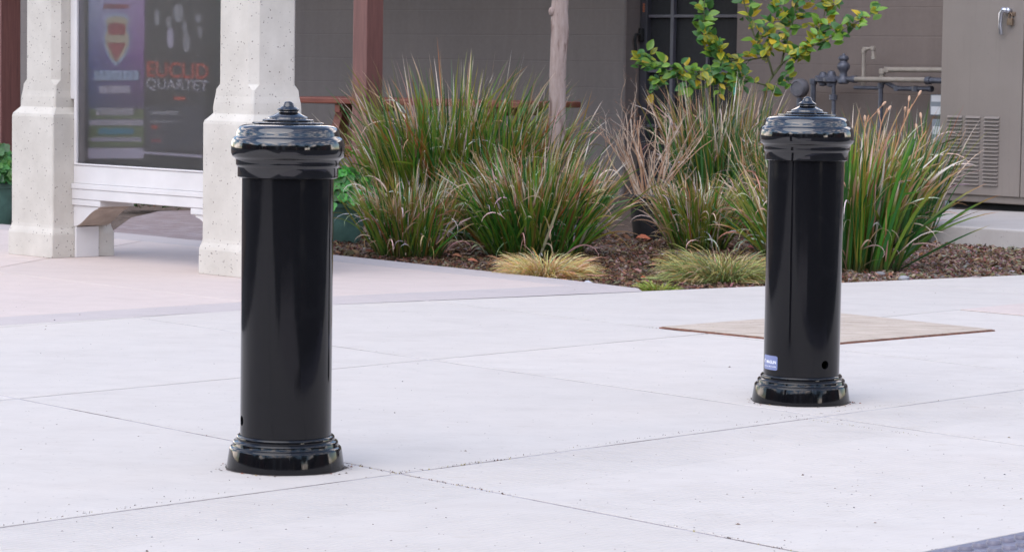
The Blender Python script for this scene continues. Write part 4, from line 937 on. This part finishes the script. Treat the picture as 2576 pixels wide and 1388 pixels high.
# seed stalks standing in the wide clump
s = MB(); rg = random.Random(12)
def stalk(px, py, px2, py2, dep, fork=3):
    a = Q(px, py, dep); b = Q(px2, py2, dep); m_ = a.lerp(b, .6) + Vector((-.01, 0, 0)); cl = (.50, .27, .15); s.tube([a, m_, b], [.004, .0035, .003], 6, cl)
    for k in range(fork):
        d = Vector((rg.uniform(-.01, .05), rg.uniform(-.02, .02), rg.uniform(.02, .06))); o = m_.lerp(b, k / fork); e = o + d * 1.6; s.tube([o, e], [.002, .002], 5, cl); s.tube([e, e + d.normalized() * .010, e + d.normalized() * .024, e + d.normalized() * .03], [.003, .0065, .006, .002], 8, (.62, .40, .27))
stalk(2240, 420, 2295, 262, 14.0, 4); stalk(2175, 380, 2185, 290, 14.0, 2); stalk(2205, 380, 2232, 272, 14.1, 2); stalk(2300, 400, 2330, 330, 14.0, 2)
tag(s.build('seed_stalks', M['dryleaf']), 'tan branching seed stalks rising from the wide bladed clump', 'seed stalks')
# leaning low plant behind the kiosk and ground cover far left
def low_plant(bx, by, n, rad, seed, label):
    rg = random.Random(seed); c = G(bx, by); lf = MB()
    for k in range(n):
        a = rg.uniform(0, 6.28); q = rg.random() ** .5; p = Vector((c.x + math.cos(a) * rad * q, c.y + math.sin(a) * rad * q * .6, rg.uniform(.0, .16) * (1 - q * .5))); g0 = rg.choice(GRN + [(.3, .12, .05)]); leaf(lf, p, Vector((rg.gauss(0, 1), rg.gauss(0, 1), rg.uniform(0, 1))), Vector((0, 0, 1)), rg.uniform(.03, .06), .025, g0, g0)
    return tag(lf.build('low_shrub', M['citrus']), label, 'shrub')
low_plant(425, 522, 500, .35, 61, 'low leafy shrub seen through the gap under the notice case')

# ------------------------------------------------------------ mulch, stones and fallen leaves
rg = random.Random(99); s = MB()
CH = [(.11, .058, .032), (.16, .09, .052), (.055, .032, .02), (.22, .14, .09), (.09, .045, .026), (.28, .20, .14), (.045, .027, .018), (.19, .09, .05)]
cnt = 0
while cnt < 26000:
    x = rg.uniform(560, 2620); y = 585 + 150 * rg.random() ** .75
    if x > 2200: y = 600 + 112 * rg.random()
    p = G(x, y, -.025)
    if not poly_contains(bedt, p.x, p.y) or poly_contains(pad_poly, p.x, p.y): continue
    cnt += 1; a = rg.uniform(0, 6.28); l_ = rg.uniform(.004, .015) * (1 if rg.random() < .92 else 2); w_ = l_ * rg.uniform(.2, .6); ti = rg.gauss(0, .35)
    ux = Vector((math.cos(a), math.sin(a), ti)); vx = Vector((-math.sin(a), math.cos(a), rg.gauss(0, .35))); cl = rg.choice(CH)
    if x > 2130 and rg.random() < .5: cl = rg.choice([(.24, .17, .13), (.18, .12, .09), (.32, .24, .19), (.14, .09, .07)])
    cl = tuple(k * rg.uniform(.7, 1.2) for k in cl); o = p + Vector((0, 0, rg.uniform(-.006, .014)))
    v = [o + ux * l_ + vx * w_ * .4, o + ux * l_ * .2 + vx * w_, o - ux * l_ + vx * w_ * .3, o - ux * l_ * .8 - vx * w_ * .6, o + ux * l_ * .5 - vx * w_ * .8]
    s.add(v + [q - Vector((0, 0, .005)) for q in v], [(0, 1, 2, 3, 4), (5, 6, 1, 0), (6, 7, 2, 1), (7, 8, 3, 2), (8, 9, 4, 3), (9, 5, 0, 4)], cl)
tag(s.build('mulch', M['chips']), 'reddish brown bark mulch and chips covering the planting bed', 'mulch', kind='stuff')
def rock_mesh(mb, p, r_, rg, cl):
    bm = bmesh.new(); bmesh.ops.create_icosphere(bm, subdivisions=2, radius=1)
    o = Vector((rg.uniform(0, 9), rg.uniform(0, 9), rg.uniform(0, 9))); ax = (rg.uniform(.8, 1.3), rg.uniform(.6, 1.), rg.uniform(.4, .6)); a = rg.uniform(0, 6.28)
    v = []
    from mathutils import noise as _n
    for q in bm.verts:
        k = 1 + .28 * _n.noise(q.co * 1.4 + o); c_ = Vector((q.co.x * ax[0], q.co.y * ax[1], q.co.z * ax[2])) * (r_ * k); v.append(p + Vector((c_.x * math.cos(a) - c_.y * math.sin(a), c_.x * math.sin(a) + c_.y * math.cos(a), c_.z)))
    mb.add(v, [tuple(x.index for x in f.verts) for f in bm.faces], cl); bm.free()
s = MB(); k = 0
while k < 420:
    x = rg.uniform(850, 2600); y = 600 + 130 * rg.random()
    p = G(x, y, -.022)
    if not poly_contains(bedt, p.x, p.y) or poly_contains(pad_poly, p.x, p.y): continue
    if rg.random() < (.75 if x < 2100 else .3): continue
    k += 1; rock_mesh(s, p, rg.uniform(.005, .016), rg, tuple(t_ * rg.uniform(.7, 1.2) for t_ in rg.choice([(.26, .20, .165), (.19, .155, .14), (.33, .27, .23), (.24, .17, .13)])))
tag(s.build('gravel', M['chips']), 'small grey and tan stones lying among the mulch', 'gravel', kind='stuff')
for (x, y, r_, lab, cl) in ((2215, 756 - 68, .026, 'grey stone beside the base of the wide bladed clump', (.2, .19, .19)), (2455, 703, .034, 'round grey brown stone at the bed edge, the rightmost big stone', (.27, .22, .2)), (2320, 708, .028, 'flat dark grey stone near the paving edge', (.19, .18, .18)), (2275, 700, .03, 'pale grey angular stone near the paving edge', (.3, .29, .3)), (1770, 598, .045, 'dark slate stone behind the gold and green tuft', (.12, .12, .13)), (1480, 712, .02, 'small white stone by the straw coloured tuft', (.45, .45, .48))):
    s = MB(); rock_mesh(s, G(x, y, -.01), r_, rg, cl); tag(s.build('stone', M['chips'], smooth=True), lab, 'stone', 'larger stones in the bed')
fl = [(1150, 642, 'curled orange brown fallen leaf right of the small front left clump', (.36, .15, .08), .05), (1190, 655, 'flat orange fallen leaf on the mulch left of the broad clump', (.38, .13, .07), .055), (1620, 598, 'long orange fallen leaf lying in front of the black pot', (.40, .12, .06), .09), (1620, 706 - 8, 'small red fallen leaf above the yellow green tuft', (.34, .07, .03), .035), (1890, 622, 'dull red fallen leaf behind the gold and green tuft', (.30, .09, .08), .05), (930, 632, 'reddish fallen leaf at the foot of the small front left clump', (.33, .11, .07), .05), (1095, 620, 'pale brown fallen leaf behind the small front left clump', (.32, .2, .13), .05)]
for x, y, lab, cl, Ln in fl:
    s = MB(); p = G(x, y, -.005); leaf(s, p - Vector((Ln * .5, 0, 0)), Vector((1, rg.gauss(0, .3), .12)), Vector((rg.gauss(0, .2), -.5, 1)), Ln, Ln * .5, cl, tuple(k * 1.15 for k in cl), .5, .3); tag(s.build('fallen_leaf', M['dryleaf']), lab, 'leaf', 'fallen leaves on the mulch')

# ------------------------------------------------------------ the far side of the street, behind the camera (mirrored in the gloss of the bollards)
shop = thing('street_building', 'low brown building across the street, behind the camera', 'building', (-4, -24, 0))
s = MB(); s.box(-34, 24, -32, -24, -.05, 7.6); M['stucco'] = simple('stucco', (.12, .10, .085), .9); s.build('wall', M['stucco'], shop)
s = MB(); s.box(-34.3, 24.3, -32.3, -23.4, 7.601, 8.0); s.build('roof', M['metal_dark'], shop)
for k, (x, w_, mt_) in enumerate([(-33, 7, 'redwood'), (-25, 5, 'door_glass'), (-18.5, 4.5, 'metal_dark'), (-12, 3.2, 'util_grey'), (-7.5, 1.8, 'door_screen'), (-4.2, 2.6, 'util_grey'), (0, 5, 'metal_dark'), (7, 5, 'door_glass'), (14, 8, 'metal_dark')]):
    s = MB(); s.box(x, x + w_, -23.98, -23.88, .0, 6.9); s.build('facade_bay', M[mt_], shop)
for k, (x0, x1, lab) in enumerate([(-42, -33, 'long low brown building far to the left of the camera'), (33, 42, 'long low brown building far to the right of the camera')]):
    sb = thing('street_building', lab, 'building', ((x0 + x1) / 2, -6, 0))
    s = MB(); s.box(x0, x1, -23, 14, -.05, 7.2); s.build('wall', M['stucco'], sb)
    s = MB(); s.box(x0 - .3, x1 + .3, -23.3, 14.3, 7.201, 7.6); s.build('roof', M['metal_dark'], sb)
    xf = x1 if k == 0 else x0 - .1
    for q, mt_ in enumerate(('metal_dark', 'door_screen', 'stucco', 'redwood', 'metal_dark')):
        s = MB(); s.box(xf, xf + .1, -22 + q * 7.2, -17 + q * 7.2, 0, 6.2); s.build('facade_bay', M[mt_], sb)
rg = random.Random(21)
for k, (x, y, h, rc) in enumerate([(-17, -17, 8, 3.0), (9, -18, 9.5, 3.4), (19, -14, 9, 3.4), (-24, -10, 9, 3.4), (26, -4, 8, 3.2)]):
    t = thing('street_tree', 'street tree number', 'tree', (x, y, 0), 0, 'street trees across the road')
    t['label'] = 'dark leafy street tree across the road, behind the camera'
    s = MB(); s.tube([(x, y, -.05), (x + .1, y, h * .3), (x, y + .1, h * .7)], [.22, .17, .07], 8)
    for q in range(6):
        a = q * 1.05; s.tube([(x, y, h * .35 + q * .2), (x + math.cos(a) * rc * .6, y + math.sin(a) * rc * .6, h * .65)], [.07, .02], 6)
    s.build('trunk', M['bark'], t)
    lf = MB(); cls = [(rg.gauss(0, rc * .45), rg.gauss(0, rc * .45), h * .68 + rg.gauss(0, h * .12)) for q in range(26)]
    for q in range(2600):
        c = rg.choice(cls); v0 = Vector((x + c[0] + rg.gauss(0, rc * .17), y + c[1] + rg.gauss(0, rc * .17), c[2] + rg.gauss(0, rc * .15)))
        u_ = Vector((rg.gauss(0, 1), rg.gauss(0, 1), rg.gauss(0, 1))).normalized(); w_ = u_.orthogonal().normalized(); z_ = rg.uniform(.1, .2); cl = tuple(k_ * .55 for k_ in rg.choice(GRN[:3])); lf.add([v0 + u_ * z_, v0 + w_ * z_ * .6, v0 - u_ * z_, v0 - w_ * z_ * .6], [(0, 1, 2, 3)], cl)
    lf.build('crown', M['dryleaf'], t)
